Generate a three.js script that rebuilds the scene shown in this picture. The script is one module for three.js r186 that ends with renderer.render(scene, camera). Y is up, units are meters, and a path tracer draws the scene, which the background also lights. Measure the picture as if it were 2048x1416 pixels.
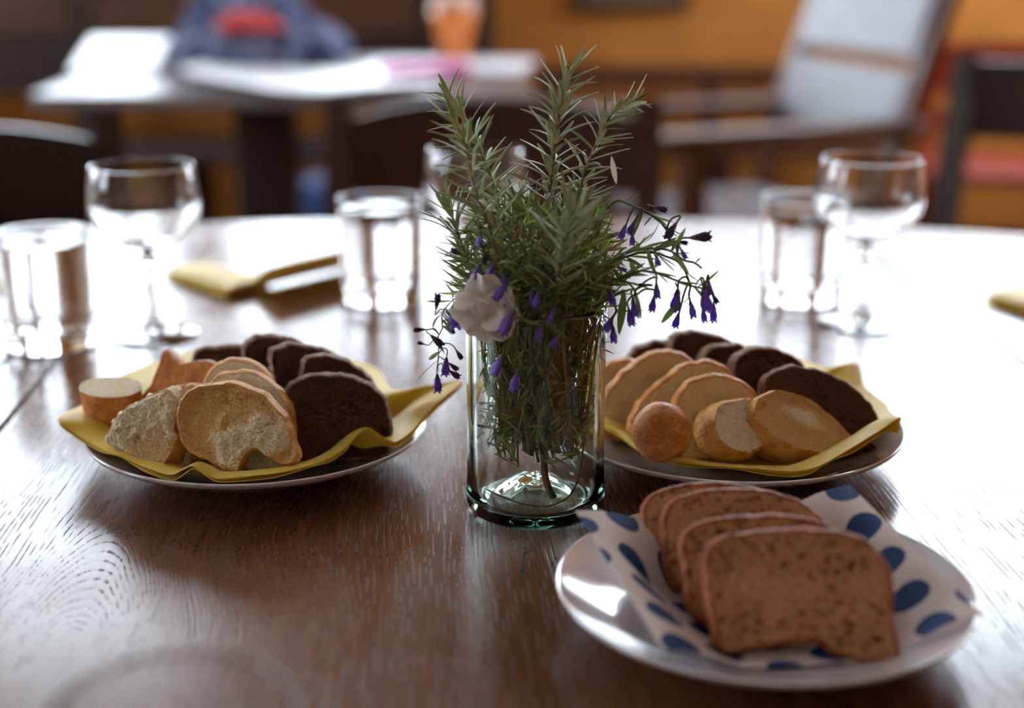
import * as THREE from 'three';
import { mergeGeometries, mergeVertices, toCreasedNormals } from 'three/addons/utils/BufferGeometryUtils.js';
import { RoundedBoxGeometry } from 'three/addons/geometries/RoundedBoxGeometry.js';

// ---------- camera, daylight, exposure ----------
const scene = new THREE.Scene();
const camera = new THREE.PerspectiveCamera(27.446, 2048 / 1416, 0.02, 60);
camera.position.set(0, 1.056, 0.744);
camera.rotation.set(-16.3 * Math.PI / 180, 0, 0);
camera.focus = 0.772;
camera.userData.fStop = 2.9;
scene.add(camera);
const renderer = new THREE.WebGLRenderer({ antialias: true });
renderer.toneMapping = THREE.LinearToneMapping;
renderer.toneMappingExposure = 1.0;
renderer.shadowMap.enabled = true;
scene.background = new THREE.Color(0.77, 0.885, 1.0);      // even, bright overcast daylight outside the windows
scene.backgroundIntensity = 17;

// ---------- helpers ----------
const V = (x, y, z) => new THREE.Vector3(x, y, z);
const rad = (d) => d * Math.PI / 180;
let seed = 7;
const rnd = () => { seed = (seed + 0x6d2b79f5) | 0; let t = Math.imul(seed ^ (seed >>> 15), 1 | seed); t = (t + Math.imul(t ^ (t >>> 7), 61 | t)) ^ t; return ((t ^ (t >>> 14)) >>> 0) / 4294967296; };
const rr = (a, b) => a + (b - a) * rnd();
const reseed = (n) => { seed = n * 7919 + 13; };
const sm = (a, b, x) => { const t = Math.min(1, Math.max(0, (x - a) / (b - a))); return t * t * (3 - 2 * t); };
const mix = (a, b, t) => a + (b - a) * t;
const HT = new Float32Array(65536);
for (let i = 0; i < 65536; i++) HT[i] = rnd();
const hh = (x, y, z) => HT[(Math.imul(x, 374761) ^ Math.imul(y, 668265) ^ Math.imul(z, 2147483)) & 65535];
const fade = (t) => t * t * (3 - 2 * t);
function n2(x, y, s = 0) {
  const ix = Math.floor(x), iy = Math.floor(y), u = fade(x - ix), v = fade(y - iy);
  return mix(mix(hh(ix, iy, s), hh(ix + 1, iy, s), u), mix(hh(ix, iy + 1, s), hh(ix + 1, iy + 1, s), u), v);
}
function n3(x, y, z) {
  const iz = Math.floor(z), w = fade(z - iz);
  return mix(n2(x, y, iz), n2(x, y, iz + 1), w);
}
const f2 = (x, y, s = 0, o = 4) => { let a = 0.5, t = 0, m = 0; for (let i = 0; i < o; i++) { t += a * n2(x, y, s + i * 17); m += a; x *= 2.03; y *= 2.03; a *= 0.5; } return t / m; };
const f3 = (x, y, z, o = 3) => { let a = 0.5, t = 0, m = 0; for (let i = 0; i < o; i++) { t += a * n3(x, y, z + i * 31); m += a; x *= 2.03; y *= 2.03; z *= 2.03; a *= 0.5; } return t / m; };
// tileable variants over a period p
function t2(x, y, p, s = 0) {
  const ix = Math.floor(x), iy = Math.floor(y), u = fade(x - ix), v = fade(y - iy), w = (k) => ((k % p) + p) % p;
  const a = w(ix), b = w(ix + 1), c = w(iy), d = w(iy + 1);
  return mix(mix(hh(a, c, s), hh(b, c, s), u), mix(hh(a, d, s), hh(b, d, s), u), v);
}
function cells(x, y, p, s = 0) {                            // distance to the nearest of scattered points, tileable
  const ix = Math.floor(x), iy = Math.floor(y); let best = 9;
  for (let j = -1; j <= 1; j++) for (let i = -1; i <= 1; i++) {
    const a = (((ix + i) % p) + p) % p, b = (((iy + j) % p) + p) % p;
    const dx = ix + i + hh(a, b, s) - x, dy = iy + j + hh(a, b, s + 5) - y, d = dx * dx + dy * dy;
    if (d < best) best = d;
  }
  return Math.sqrt(best);
}
function texture(w, h, fn, srgb, repeatX = 1, repeatY = 1) {  // fn(x, y) -> [r, g, b] in 0..1 (sRGB when srgb)
  const d = new Uint8Array(w * h * 4);
  for (let y = 0, o = 0; y < h; y++) for (let x = 0; x < w; x++, o += 4) {
    const c = fn(x / w, y / h);
    d[o] = Math.max(0, Math.min(255, c[0] * 255)); d[o + 1] = Math.max(0, Math.min(255, c[1] * 255)); d[o + 2] = Math.max(0, Math.min(255, c[2] * 255)); d[o + 3] = 255;
  }
  const t = new THREE.DataTexture(d, w, h, THREE.RGBAFormat);
  t.wrapS = t.wrapT = THREE.RepeatWrapping; t.magFilter = THREE.LinearFilter; t.minFilter = THREE.LinearMipmapLinearFilter; t.generateMipmaps = true;
  if (srgb) t.colorSpace = THREE.SRGBColorSpace;
  t.repeat.set(repeatX, repeatY); t.needsUpdate = true;
  return t;
}
const ramp = (stops, t) => { for (let i = 1; i < stops.length; i++) if (t <= stops[i][0]) { const a = stops[i - 1], b = stops[i], k = Math.max(0, (t - a[0]) / (b[0] - a[0])); return [mix(a[1], b[1], k), mix(a[2], b[2], k), mix(a[3], b[3], k)]; } return stops[stops.length - 1].slice(1); };

const taken = new Map();
const numbered = (n) => { const k = taken.get(n) ?? 0; taken.set(n, k + 1); return k ? n + '_' + String(k).padStart(3, '0') : n; };
function tag(o, label, category, group) { o.userData.label = label; o.userData.category = category; if (group) o.userData.group = group; return o; }
function thing(name, label, category, pos = [0, 0, 0], turn = 0, group) {
  const o = new THREE.Group(); o.name = numbered(name); o.position.set(...pos); o.rotation.y = turn; scene.add(o);
  return tag(o, label, category, group);
}
function obj(name, geo, mat, parent, label) {
  const g = Array.isArray(geo) ? mergeGeometries(geo.map((x) => (x.index ? x.toNonIndexed() : x)).map((x) => { for (const k of Object.keys(x.attributes)) if (!['position', 'normal', 'uv', 'color'].includes(k)) x.deleteAttribute(k); return x; })) : geo;
  const m = new THREE.Mesh(g, mat); m.castShadow = m.receiveShadow = true;
  if (parent) { m.name = name; parent.add(m); } else { m.name = numbered(name); scene.add(m); }
  if (label) m.userData.label = label;
  return m;
}
function struct(name, geo, mat, parent) { const m = obj(name, geo, mat, parent); if (!parent) m.userData.kind = 'structure'; return m; }
const move = (g, x, y, z) => g.translate(x, y, z);
const box = (w, h, d, x = 0, y = 0, z = 0, r = 0.004) => move(new RoundedBoxGeometry(w, h, d, 2, Math.min(r, w / 2.1, h / 2.1, d / 2.1)), x, y, z);
const plain = (w, h, d, x = 0, y = 0, z = 0) => move(new THREE.BoxGeometry(w, h, d), x, y, z);
const lathe = (pts, n = 64) => new THREE.LatheGeometry(pts.map(([x, y]) => new THREE.Vector2(x, y)), n);
const curve = (pts) => new THREE.CatmullRomCurve3(pts.map((p) => (p.isVector3 ? p : V(...p))));
function tube(pts, r, seg = 24, rad_ = 6, taper = 1) {
  const g = new THREE.TubeGeometry(curve(pts), seg, r, rad_, false);
  if (taper !== 1) {
    const P = g.attributes.position, c = curve(pts), ring = rad_ + 1, v = V(0, 0, 0);
    for (let i = 0; i <= seg; i++) { const q = c.getPointAt(i / seg), k = mix(1, taper, i / seg); for (let j = 0; j < ring; j++) { v.fromBufferAttribute(P, i * ring + j).sub(q).multiplyScalar(k).add(q); P.setXYZ(i * ring + j, v.x, v.y, v.z); } }
    g.computeVertexNormals();
  }
  return g;
}
function grid(nu, nv, fn, closedU = false) {                 // fn(u, v) -> [x, y, z, (uvx, uvy)]; faces turn towards du x dv
  const pos = [], uv = [], idx = [];
  for (let j = 0; j <= nv; j++) for (let i = 0; i <= nu; i++) { const p = fn(i / nu, j / nv); pos.push(p[0], p[1], p[2]); uv.push(p[3] ?? i / nu, p[4] ?? j / nv); }
  for (let j = 0; j < nv; j++) for (let i = 0; i < nu; i++) { const a = j * (nu + 1) + i, b = a + 1, c = a + nu + 1, d = c + 1; idx.push(a, b, d, a, d, c); }
  const g = new THREE.BufferGeometry();
  g.setAttribute('position', new THREE.Float32BufferAttribute(pos, 3)); g.setAttribute('uv', new THREE.Float32BufferAttribute(uv, 2)); g.setIndex(idx); g.computeVertexNormals();
  if (closedU) { const N = g.attributes.normal, a = V(0, 0, 0), b = V(0, 0, 0); for (let j = 0; j <= nv; j++) { const i = j * (nu + 1), k = i + nu; a.fromBufferAttribute(N, i).add(b.fromBufferAttribute(N, k)).normalize(); N.setXYZ(i, a.x, a.y, a.z); N.setXYZ(k, a.x, a.y, a.z); } }
  return g;
}
function sheet(nu, nv, fn, th) {                             // a thin sheet with two faces and a closed rim
  const top = grid(nu, nv, fn), n = top.attributes.normal, p = top.attributes.position, bot = top.clone();
  for (let i = 0; i < p.count; i++) bot.attributes.position.setXYZ(i, p.getX(i) - n.getX(i) * th, p.getY(i) - n.getY(i) * th, p.getZ(i) - n.getZ(i) * th);
  const ix = bot.index.array; for (let i = 0; i < ix.length; i += 3) { const t = ix[i]; ix[i] = ix[i + 1]; ix[i + 1] = t; }
  bot.computeVertexNormals();
  const rim = [], at = (i, j) => j * (nu + 1) + i, loop = [];
  for (let i = 0; i < nu; i++) loop.push(at(i, 0)); for (let j = 0; j < nv; j++) loop.push(at(nu, j)); for (let i = nu; i > 0; i--) loop.push(at(i, nv)); for (let j = nv; j > 0; j--) loop.push(at(0, j));
  const rp = [], ru = [];
  for (let k = 0; k <= loop.length; k++) { const i = loop[k % loop.length]; for (const g of [top, bot]) { rp.push(g.attributes.position.getX(i), g.attributes.position.getY(i), g.attributes.position.getZ(i)); ru.push(top.attributes.uv.getX(i), top.attributes.uv.getY(i)); } }
  for (let k = 0; k < loop.length; k++) { const a = 2 * k; rim.push(a, a + 1, a + 3, a, a + 3, a + 2); }
  const rg = new THREE.BufferGeometry(); rg.setAttribute('position', new THREE.Float32BufferAttribute(rp, 3)); rg.setAttribute('uv', new THREE.Float32BufferAttribute(ru, 2)); rg.setIndex(rim); rg.computeVertexNormals();
  return mergeGeometries([top.toNonIndexed(), bot.toNonIndexed(), rg.toNonIndexed()]);
}
const std = (o) => new THREE.MeshStandardMaterial({ side: THREE.DoubleSide, ...o });
const phys = (o) => new THREE.MeshPhysicalMaterial({ side: THREE.DoubleSide, ...o });

// ---------- materials ----------
const plasterT = texture(256, 256, (x, y) => { const k = 0.5 * t2(x * 8, y * 8, 8, 1) + 0.3 * t2(x * 24, y * 24, 24, 2) + 0.2 * t2(x * 90, y * 90, 90, 3), c = 0.84 + 0.16 * k; return [c, c * (0.97 + 0.03 * k), c * (0.94 + 0.06 * k)]; }, true, 1, 1);
const wallM = std({ color: new THREE.Color(0.60, 0.235, 0.035), map: plasterT, bumpMap: plasterT, bumpScale: 0.004, roughness: 0.85 });
const creamM = std({ color: new THREE.Color(0.70, 0.58, 0.43), map: plasterT, bumpMap: plasterT, bumpScale: 0.004, roughness: 0.85 });
const ceilM = std({ color: new THREE.Color(0.66, 0.64, 0.60), map: plasterT, roughness: 0.9 });
const boardT = texture(512, 512, (x, y) => { const g = t2(x * 40 + 0.6 * t2(x * 4, y * 4, 4, 9), y * 3, 40, 11), f = t2(x * 160, y * 8, 160, 12), k = 0.7 + 0.22 * g + 0.12 * f; return [k, k, k]; }, true);
const floorM = std({ color: new THREE.Color(0.13, 0.055, 0.024), map: boardT, bumpMap: boardT, bumpScale: 0.001, roughness: 0.5 });
const darkWoodM = std({ color: new THREE.Color(0.030, 0.011, 0.006), map: boardT, bumpMap: boardT, bumpScale: 0.0006, roughness: 0.46 });
const redWoodM = std({ color: new THREE.Color(0.065, 0.017, 0.008), map: boardT, bumpMap: boardT, bumpScale: 0.0006, roughness: 0.62 });
const midWoodM = std({ color: new THREE.Color(0.14, 0.045, 0.017), map: boardT, bumpMap: boardT, bumpScale: 0.0006, roughness: 0.4 });
const greyWoodM = std({ color: new THREE.Color(0.24, 0.245, 0.285), map: boardT, bumpMap: boardT, bumpScale: 0.0006, roughness: 0.3 });
const frameM = std({ color: new THREE.Color(0.55, 0.5, 0.42), roughness: 0.5 });
const paneM = phys({ color: 0xffffff, transmission: 1, thickness: 0, roughness: 0, ior: 1.5 });

// oak: rings drawn out along the board about a low knot, with pores strung along them
const OW = 0.76, OH = 1.06;                                   // metres that the picture of the wood covers
const oakAt = (x, y) => {                                     // board coordinates in metres -> [ring, pore, patch, fine]
  const wx = 0.020 * (f2(x * 9, y * 3.2, 40, 3) - 0.5) + 0.006 * (f2(x * 34, y * 9, 44, 2) - 0.5);
  const u = x - 0.107 + wx, v = (y - 0.477) / (3.4 + 5 * sm(0, 0.30, Math.abs(y - 0.477)));
  let q = Math.sqrt(u * u + v * v);
  const k1u = x - 0.122, k1v = (y - 0.651) / 1.5; q += 0.007 * Math.exp(-(k1u * k1u + k1v * k1v) / 0.0022);
  const k2u = x - 0.178, k2v = (y - 0.610) / 1.6; q += 0.016 * Math.exp(-(k2u * k2u + k2v * k2v) / 0.0022);
  q += 0.004 * (f2(x * 60, y * 14, 50, 2) - 0.5);
  const phase = Math.pow(q + 0.004, 0.86) * 330;
  const ring = phase - Math.floor(phase);
  const streak = n2(x * 2000 + 30 * wx, y * 60, 61), streak2 = n2(x * 900, y * 34, 63);
  const pore = sm(0.52, 0.80, streak * 0.62 + 0.42 * Math.exp(-Math.pow((ring - 0.12) / 0.12, 2)) - 0.05 + 0.1 * (streak2 - 0.5)) * sm(0.3, 0.6, n2(x * 170, y * 60, 66) + 0.25);
  return [ring, pore, f2(x * 7, y * 4, 70, 4), f2(x * 420, y * 26, 80, 2), Math.exp(-(k1u * k1u + k1v * k1v) / 0.0009), Math.exp(-(k2u * k2u + k2v * k2v) / 0.0018)];
};
const OAK = 2048, oakPix = new Float32Array(OAK * OAK * 3);
const scratches = [];
reseed(3); for (let i = 0; i < 34; i++) { const a = rr(-1.2, 1.2); scratches.push([rr(0.05, OW), rr(0.05, OH), Math.sin(a), Math.cos(a), rr(0.01, 0.05), rr(0.0003, 0.0009)]); }
for (let i = 0; i < 40; i++) scratches.push([rr(0.05, OW), rr(0.05, OH), 1, 0, rr(0.0004, 0.0018), rr(0.0006, 0.0020)]);
const oakT = texture(OAK, OAK, (X, Y) => {
  const x = X * OW, y = Y * OH, [ring, pore, patch, fine, k1, k2] = oakAt(x, y);
  const late = sm(0.1, 0.95, ring);
  let c = ramp([[0, 0.31, 0.17, 0.066], [0.5, 0.41, 0.24, 0.104], [1, 0.50, 0.31, 0.15]], 0.30 + 0.34 * late + 0.5 * (fine - 0.5) + 0.75 * (patch - 0.5));
  const dk = 0.46 * pore; c = [mix(c[0], 0.12, dk), mix(c[1], 0.07, dk), mix(c[2], 0.04, dk)];
  const kn = Math.min(1, 0.40 * k1 * (0.4 + f2(x * 90, y * 60, 90, 3)) + 0.65 * k2 * (0.3 + f2(x * 60, y * 120, 94, 3))); c = [mix(c[0], 0.26, kn), mix(c[1], 0.115, kn), mix(c[2], 0.06, kn)];
  return c;
}, true, 1 / OW, 1 / OH);
scratches.push([0.2845, 0.5987, 0.2, 1, 0.004, 0.0011], [0.2978, 0.5246, 0.3, 1, 0.002, 0.0008], [0.2611, 0.5461, 1, 0.2, 0.002, 0.0006], [0.288, 0.580, 0.1, 1, 0.012, 0.0006], [0.511, 0.46, 0.9, -0.35, 0.035, 0.0006], [0.517, 0.468, 0.5, 0.85, 0.02, 0.0006], [0.53, 0.452, 0.97, 0.2, 0.05, 0.0004], [0.548, 0.535, -0.5, 0.85, 0.016, 0.0005], [0.545, 0.59, 0.8, 0.6, 0.02, 0.0004]);
for (let k = 0; k < 7; k++) scratches.push([0.555 + 0.006 * k, 0.5275 - 0.0018 * k, 0.97, -0.22, 0.016 - 0.0006 * k, 0.0014 + 0.0004 * k]);   // a dark stained chip in the board
{ const d = oakT.image.data;                                  // dents and scratches: short dark strokes
  for (const [x, y, dx, dy, len, w] of scratches) for (let s = -len / 2; s < len / 2; s += 0.0002) for (let o = -w; o < w; o += 0.00025) {
    const px = Math.floor((x + dx * s - dy * o) / OW * OAK), py = Math.floor((y + dy * s + dx * o) / OH * OAK); if (px < 0 || py < 0 || px >= OAK || py >= OAK) continue;
    const i = (py * OAK + px) * 4; for (let k = 0; k < 3; k++) d[i + k] = d[i + k] * 0.72; } }
const oakB = texture(1536, 1536, (X, Y) => { const x = X * OW, y = Y * OH, [ring, pore, patch, fine] = oakAt(x, y); const h = 0.72 - 0.55 * pore + 0.16 * fine + 0.10 * ring + 0.12 * (f2(x * 45, y * 40, 99, 3) - 0.5), r = 0.245 + 0.14 * (patch - 0.5) + 0.22 * pore + 0.10 * (f2(x * 26, y * 18, 77, 3) - 0.5); return [h, r, 0]; }, false, 1 / OW, 1 / OH);
const oakM = std({ color: 0xffffff, map: oakT, bumpMap: oakB, bumpScale: 0.00014, roughnessMap: oakB, roughness: 1.0 });
const edgeM = std({ color: new THREE.Color(0.16, 0.075, 0.032), map: boardT, roughness: 0.45 });

const crumbH = texture(512, 512, (x, y) => { const a = cells(x * 44, y * 44, 44, 1), b = cells(x * 18, y * 18, 18, 4), c = t2(x * 120, y * 120, 120, 6); const h = 0.45 * sm(0, 0.6, a) + 0.38 * sm(0.05, 0.55, b) + 0.2 * c; return [h, h, h]; }, false, 1 / 0.045, 1 / 0.045);
const crumbMap = (stops) => texture(512, 512, (x, y) => { const a = cells(x * 44, y * 44, 44, 1), b = cells(x * 18, y * 18, 18, 4), c = t2(x * 9, y * 9, 9, 8), f = t2(x * 120, y * 120, 120, 6); return ramp(stops, 0.30 * sm(0, 0.6, a) + 0.34 * sm(0.06, 0.5, b) + 0.24 * c + 0.14 * f); }, true, 1 / 0.045, 1 / 0.045);
const coarseH = texture(512, 512, (x, y) => { const a = cells(x * 40, y * 40, 40, 1), b = cells(x * 17 + 0.4 * t2(x * 40, y * 40, 40, 3), y * 22, 22, 4), c = t2(x * 120, y * 120, 120, 6); const h = 0.25 * sm(0, 0.6, a) + 0.6 * sm(0.10, 0.40, b + 0.42 * Math.max(0, t2(x * 9, y * 9, 9, 8) - 0.36)) + 0.15 * c; return [h, h, h]; }, false, 1 / 0.105, 1 / 0.105);
const coarseMap = (stops) => texture(512, 512, (x, y) => { const a = cells(x * 40, y * 40, 40, 1), b = cells(x * 17 + 0.4 * t2(x * 40, y * 40, 40, 3), y * 22, 22, 4), c = t2(x * 9, y * 9, 9, 8), f = t2(x * 120, y * 120, 120, 6); return ramp(stops, 0.16 * sm(0, 0.6, a) + 0.48 * sm(0.10, 0.34, b + 0.42 * Math.max(0, c - 0.36)) + 0.24 * c + 0.14 * f); }, true, 1 / 0.105, 1 / 0.105);
const whiteCrumbM = std({ color: 0xffffff, vertexColors: true, map: crumbMap([[0, 0.84, 0.72, 0.52], [0.4, 0.94, 0.87, 0.72], [1, 0.98, 0.94, 0.85]]), bumpMap: crumbH, bumpScale: 0.0012, roughness: 0.85 });
const darkCrumbM = std({ color: 0xffffff, vertexColors: true, map: crumbMap([[0, 0.10, 0.04, 0.02], [0.4, 0.27, 0.135, 0.07], [1, 0.38, 0.205, 0.115]]), bumpMap: crumbH, bumpScale: 0.0011, roughness: 0.85 });
const toastCrumbM = std({ color: 0xffffff, vertexColors: true, map: coarseMap([[0, 0.25, 0.11, 0.05], [0.38, 0.53, 0.33, 0.19], [1, 0.74, 0.55, 0.39]]), bumpMap: coarseH, bumpScale: 0.0011, roughness: 0.85 });
const crustH = texture(512, 512, (x, y) => { const h = 0.5 * t2(x * 14, y * 14, 14, 21) + 0.3 * t2(x * 44, y * 44, 44, 22) + 0.2 * t2(x * 130, y * 130, 130, 23); return [h, h, h]; }, false, 1 / 0.06, 1 / 0.06);
const crustMap = (stops) => texture(512, 512, (x, y) => ramp(stops, 0.55 * t2(x * 10, y * 10, 10, 31) + 0.3 * t2(x * 36, y * 36, 36, 32) + 0.15 * t2(x * 130, y * 130, 130, 33)), true, 1 / 0.06, 1 / 0.06);
const whiteCrustM = std({ color: 0xffffff, map: crustMap([[0.1, 0.73, 0.46, 0.19], [0.5, 0.87, 0.64, 0.33], [0.9, 0.94, 0.80, 0.54]]), bumpMap: crustH, bumpScale: 0.0014, roughness: 0.55 });
const goldCrustM = std({ color: 0xffffff, map: crustMap([[0.1, 0.66, 0.36, 0.11], [0.5, 0.83, 0.54, 0.20], [0.9, 0.92, 0.72, 0.40]]), bumpMap: crustH, bumpScale: 0.0016, roughness: 0.5 });
const heelCrustM = std({ color: 0xffffff, map: crustMap([[0.1, 0.66, 0.36, 0.13], [0.5, 0.80, 0.50, 0.21], [0.9, 0.90, 0.66, 0.36]]), bumpMap: crustH, bumpScale: 0.0014, roughness: 0.5 });
const darkCrustM = std({ color: 0xffffff, map: crustMap([[0.1, 0.30, 0.17, 0.11], [0.5, 0.48, 0.32, 0.22], [0.9, 0.70, 0.56, 0.44]]), bumpMap: crustH, bumpScale: 0.002, roughness: 0.65 });
const toastCrustM = std({ color: 0xffffff, map: crustMap([[0.1, 0.38, 0.165, 0.05], [0.5, 0.58, 0.30, 0.10], [0.9, 0.74, 0.46, 0.20]]), bumpMap: crustH, bumpScale: 0.0016, roughness: 0.6 });

const glassM = phys({ color: 0xffffff, transmission: 1, thickness: 0.003, roughness: 0, ior: 1.5 });
const vaseM = phys({ color: 0xffffff, transmission: 1, thickness: 0.004, roughness: 0.0, ior: 1.5, attenuationColor: new THREE.Color(0.46, 0.72, 0.58), attenuationDistance: 0.034 });
const waterM = phys({ color: 0xffffff, transmission: 1, thickness: 0.05, roughness: 0, ior: 1.33 });
const platePorcelainM = phys({ color: new THREE.Color(0.58, 0.54, 0.57), roughness: 0.12, clearcoat: 0.6, clearcoatRoughness: 0.05 });
const weaveB = texture(128, 128, (x, y) => { const h = 0.5 + 0.25 * Math.cos((x + y) * 2 * Math.PI * 8) + 0.25 * Math.cos((x - y) * 2 * Math.PI * 8); return [h, h, h]; }, false, 1 / 0.012, 1 / 0.012);
const yellowM = phys({ color: new THREE.Color(0.96, 0.71, 0.05), bumpMap: weaveB, bumpScale: 0.0003, roughness: 0.55, transmission: 0.34, thickness: 0 });
const dotT = (() => {
  const S = 1024, c = document.createElement('canvas'); c.width = c.height = S; const g = c.getContext('2d');
  g.fillStyle = 'rgb(224,212,210)'; g.fillRect(0, 0, S, S); g.fillStyle = 'rgb(32,66,118)';
  const n = 4, st = S / n;                                  // period 92 mm: 4 columns of dots 23 mm apart
  for (let j = -1; j <= 2 * n; j++) for (let i = -1; i <= n; i++) { if (j < 6) { g.beginPath(); g.ellipse((i + (j & 1 ? 0.5 : 0)) * st + 0.25 * st, (j + 0.5) * st, st * 0.31, st * 0.31 / 0.866, 0, 0, 7); g.fill(); } }
  const t = new THREE.CanvasTexture(c); t.colorSpace = THREE.SRGBColorSpace; t.wrapS = t.wrapT = THREE.RepeatWrapping; t.repeat.set(1 / 0.104, 1 / 0.090); return t;
})();
const dotM = std({ color: 0xffffff, map: dotT, bumpMap: weaveB, bumpScale: 0.0004, roughness: 0.85 });
const leafM = phys({ vertexColors: true, color: 0xffffff, roughness: 0.55, transmission: 0.18, thickness: 0 });
const softLeafM = phys({ vertexColors: true, color: 0xffffff, roughness: 0.8, transmission: 0.42, thickness: 0 });
const stemM = std({ color: new THREE.Color(0.20, 0.125, 0.07), roughness: 0.7 });
const greenStemM = std({ color: new THREE.Color(0.11, 0.155, 0.04), roughness: 0.6 });
const calyxM = std({ color: new THREE.Color(0.085, 0.11, 0.035), roughness: 0.7 });
const driedM = std({ color: new THREE.Color(0.30, 0.16, 0.075), roughness: 0.8 });
const petalM = phys({ color: new THREE.Color(0.19, 0.095, 0.60), roughness: 0.6, transmission: 0.42, thickness: 0 });
const darkPetalM = std({ color: new THREE.Color(0.040, 0.020, 0.070), roughness: 0.7 });
const whitePetalM = phys({ color: new THREE.Color(0.92, 0.89, 0.86), roughness: 0.7, transmission: 0.35, thickness: 0 });

// ---------- the room ----------
const RX0 = -3.0, RX1 = 2.5, RZ0 = -4.0, RZ1 = 3.0, RH = 3.3;
struct('floor', plain(RX1 - RX0 + 0.4, 0.2, RZ1 - RZ0 + 0.4, (RX0 + RX1) / 2, -0.1, (RZ0 + RZ1) / 2), floorM);
struct('ceiling', plain(RX1 - RX0 + 0.4, 0.2, RZ1 - RZ0 + 0.4, (RX0 + RX1) / 2, RH + 0.1, (RZ0 + RZ1) / 2), ceilM);
function holedWall(name, along, a0, a1, at, thick, holes, m = wallM) {    // along 'x' or 'z'; holes [from, to, sill, head]
  const sh = new THREE.Shape([new THREE.Vector2(a0, 0), new THREE.Vector2(a1, 0), new THREE.Vector2(a1, RH), new THREE.Vector2(a0, RH)]);
  for (const [b0, b1, s, t] of holes) sh.holes.push(new THREE.Path([new THREE.Vector2(b0, s), new THREE.Vector2(b0, t), new THREE.Vector2(b1, t), new THREE.Vector2(b1, s)]));
  const g = new THREE.ExtrudeGeometry(sh, { depth: thick, bevelEnabled: false });
  if (along === 'z') g.rotateY(-Math.PI / 2).translate(at + thick, 0, 0); else g.translate(0, 0, at);
  return struct(name, g, m);
}
let windows = 0;
function windowIn(along, at, [b0, b1, s, t], nx, ny) {
  const w = new THREE.Group(); w.name = 'window_' + ++windows; w.userData.kind = 'structure'; scene.add(w);
  const put = (name, geo, m) => { if (along === 'z') geo.rotateY(-Math.PI / 2).translate(at, 0, 0); else geo.translate(0, 0, at); obj(name, geo, m, w); };
  const f = 0.055, cw = (b1 - b0), ch = (t - s);
  put('window_frame', mergeGeometries([box(f, ch, 0.07, b0 + f / 2, (s + t) / 2), box(f, ch, 0.07, b1 - f / 2, (s + t) / 2), box(cw, f, 0.07, (b0 + b1) / 2, s + f / 2), box(cw, f, 0.07, (b0 + b1) / 2, t - f / 2)]), frameM);
  for (let i = 1; i < nx; i++) put('muntin', box(0.045, ch - 2 * f, 0.05, b0 + cw * i / nx, (s + t) / 2), frameM);
  for (let j = 1; j < ny; j++) put('muntin', box(cw - 2 * f, 0.03, 0.045, (b0 + b1) / 2, s + ch * j / ny), frameM);
  for (let i = 0; i < nx; i++) put('pane', new THREE.PlaneGeometry((cw - 2 * f) / nx, ch - 2 * f).translate(b0 + f + (cw - 2 * f) * (i + 0.5) / nx, (s + t) / 2, 0), paneM);
  put('window_sill', box(cw + 0.08, 0.03, 0.2, (b0 + b1) / 2, s - 0.016, along === 'z' ? 0 : 0.06), frameM);
}
const WB = [[-2.1, -1.12, 1.0, 2.95], [-0.98, -0.16, 1.0, 1.95], [0.38, 2.15, 1.60, 3.10]];
holedWall('wall_back', 'x', RX0 - 0.2, RX1 + 0.2, RZ0 - 0.2, 0.2, WB);
const WL = [[-1.9, -0.7, 1.0, 2.3], [0.15, 0.85, 1.0, 2.0]];
holedWall('wall_left', 'z', RZ0, RZ1, RX0 - 0.2, 0.2, WL, creamM);
const WR = [[-3.75, -2.5, 1.0, 2.3]];
holedWall('wall_right', 'z', RZ0, RZ1, RX1, 0.2, WR);
holedWall('wall_front', 'x', RX0 - 0.2, RX1 + 0.2, RZ1, 0.2, [], creamM);
for (const w of WB) windowIn('x', RZ0 - 0.1, w, 2, 2);
for (const w of WL) windowIn('z', RX0 - 0.1, w, 2, 2);
for (const w of WR) windowIn('z', RX1 + 0.1, w, 2, 2);
struct('baseboard_back', box(RX1 - RX0, 0.1, 0.02, (RX0 + RX1) / 2, 0.05, RZ0 + 0.01), darkWoodM);

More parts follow.
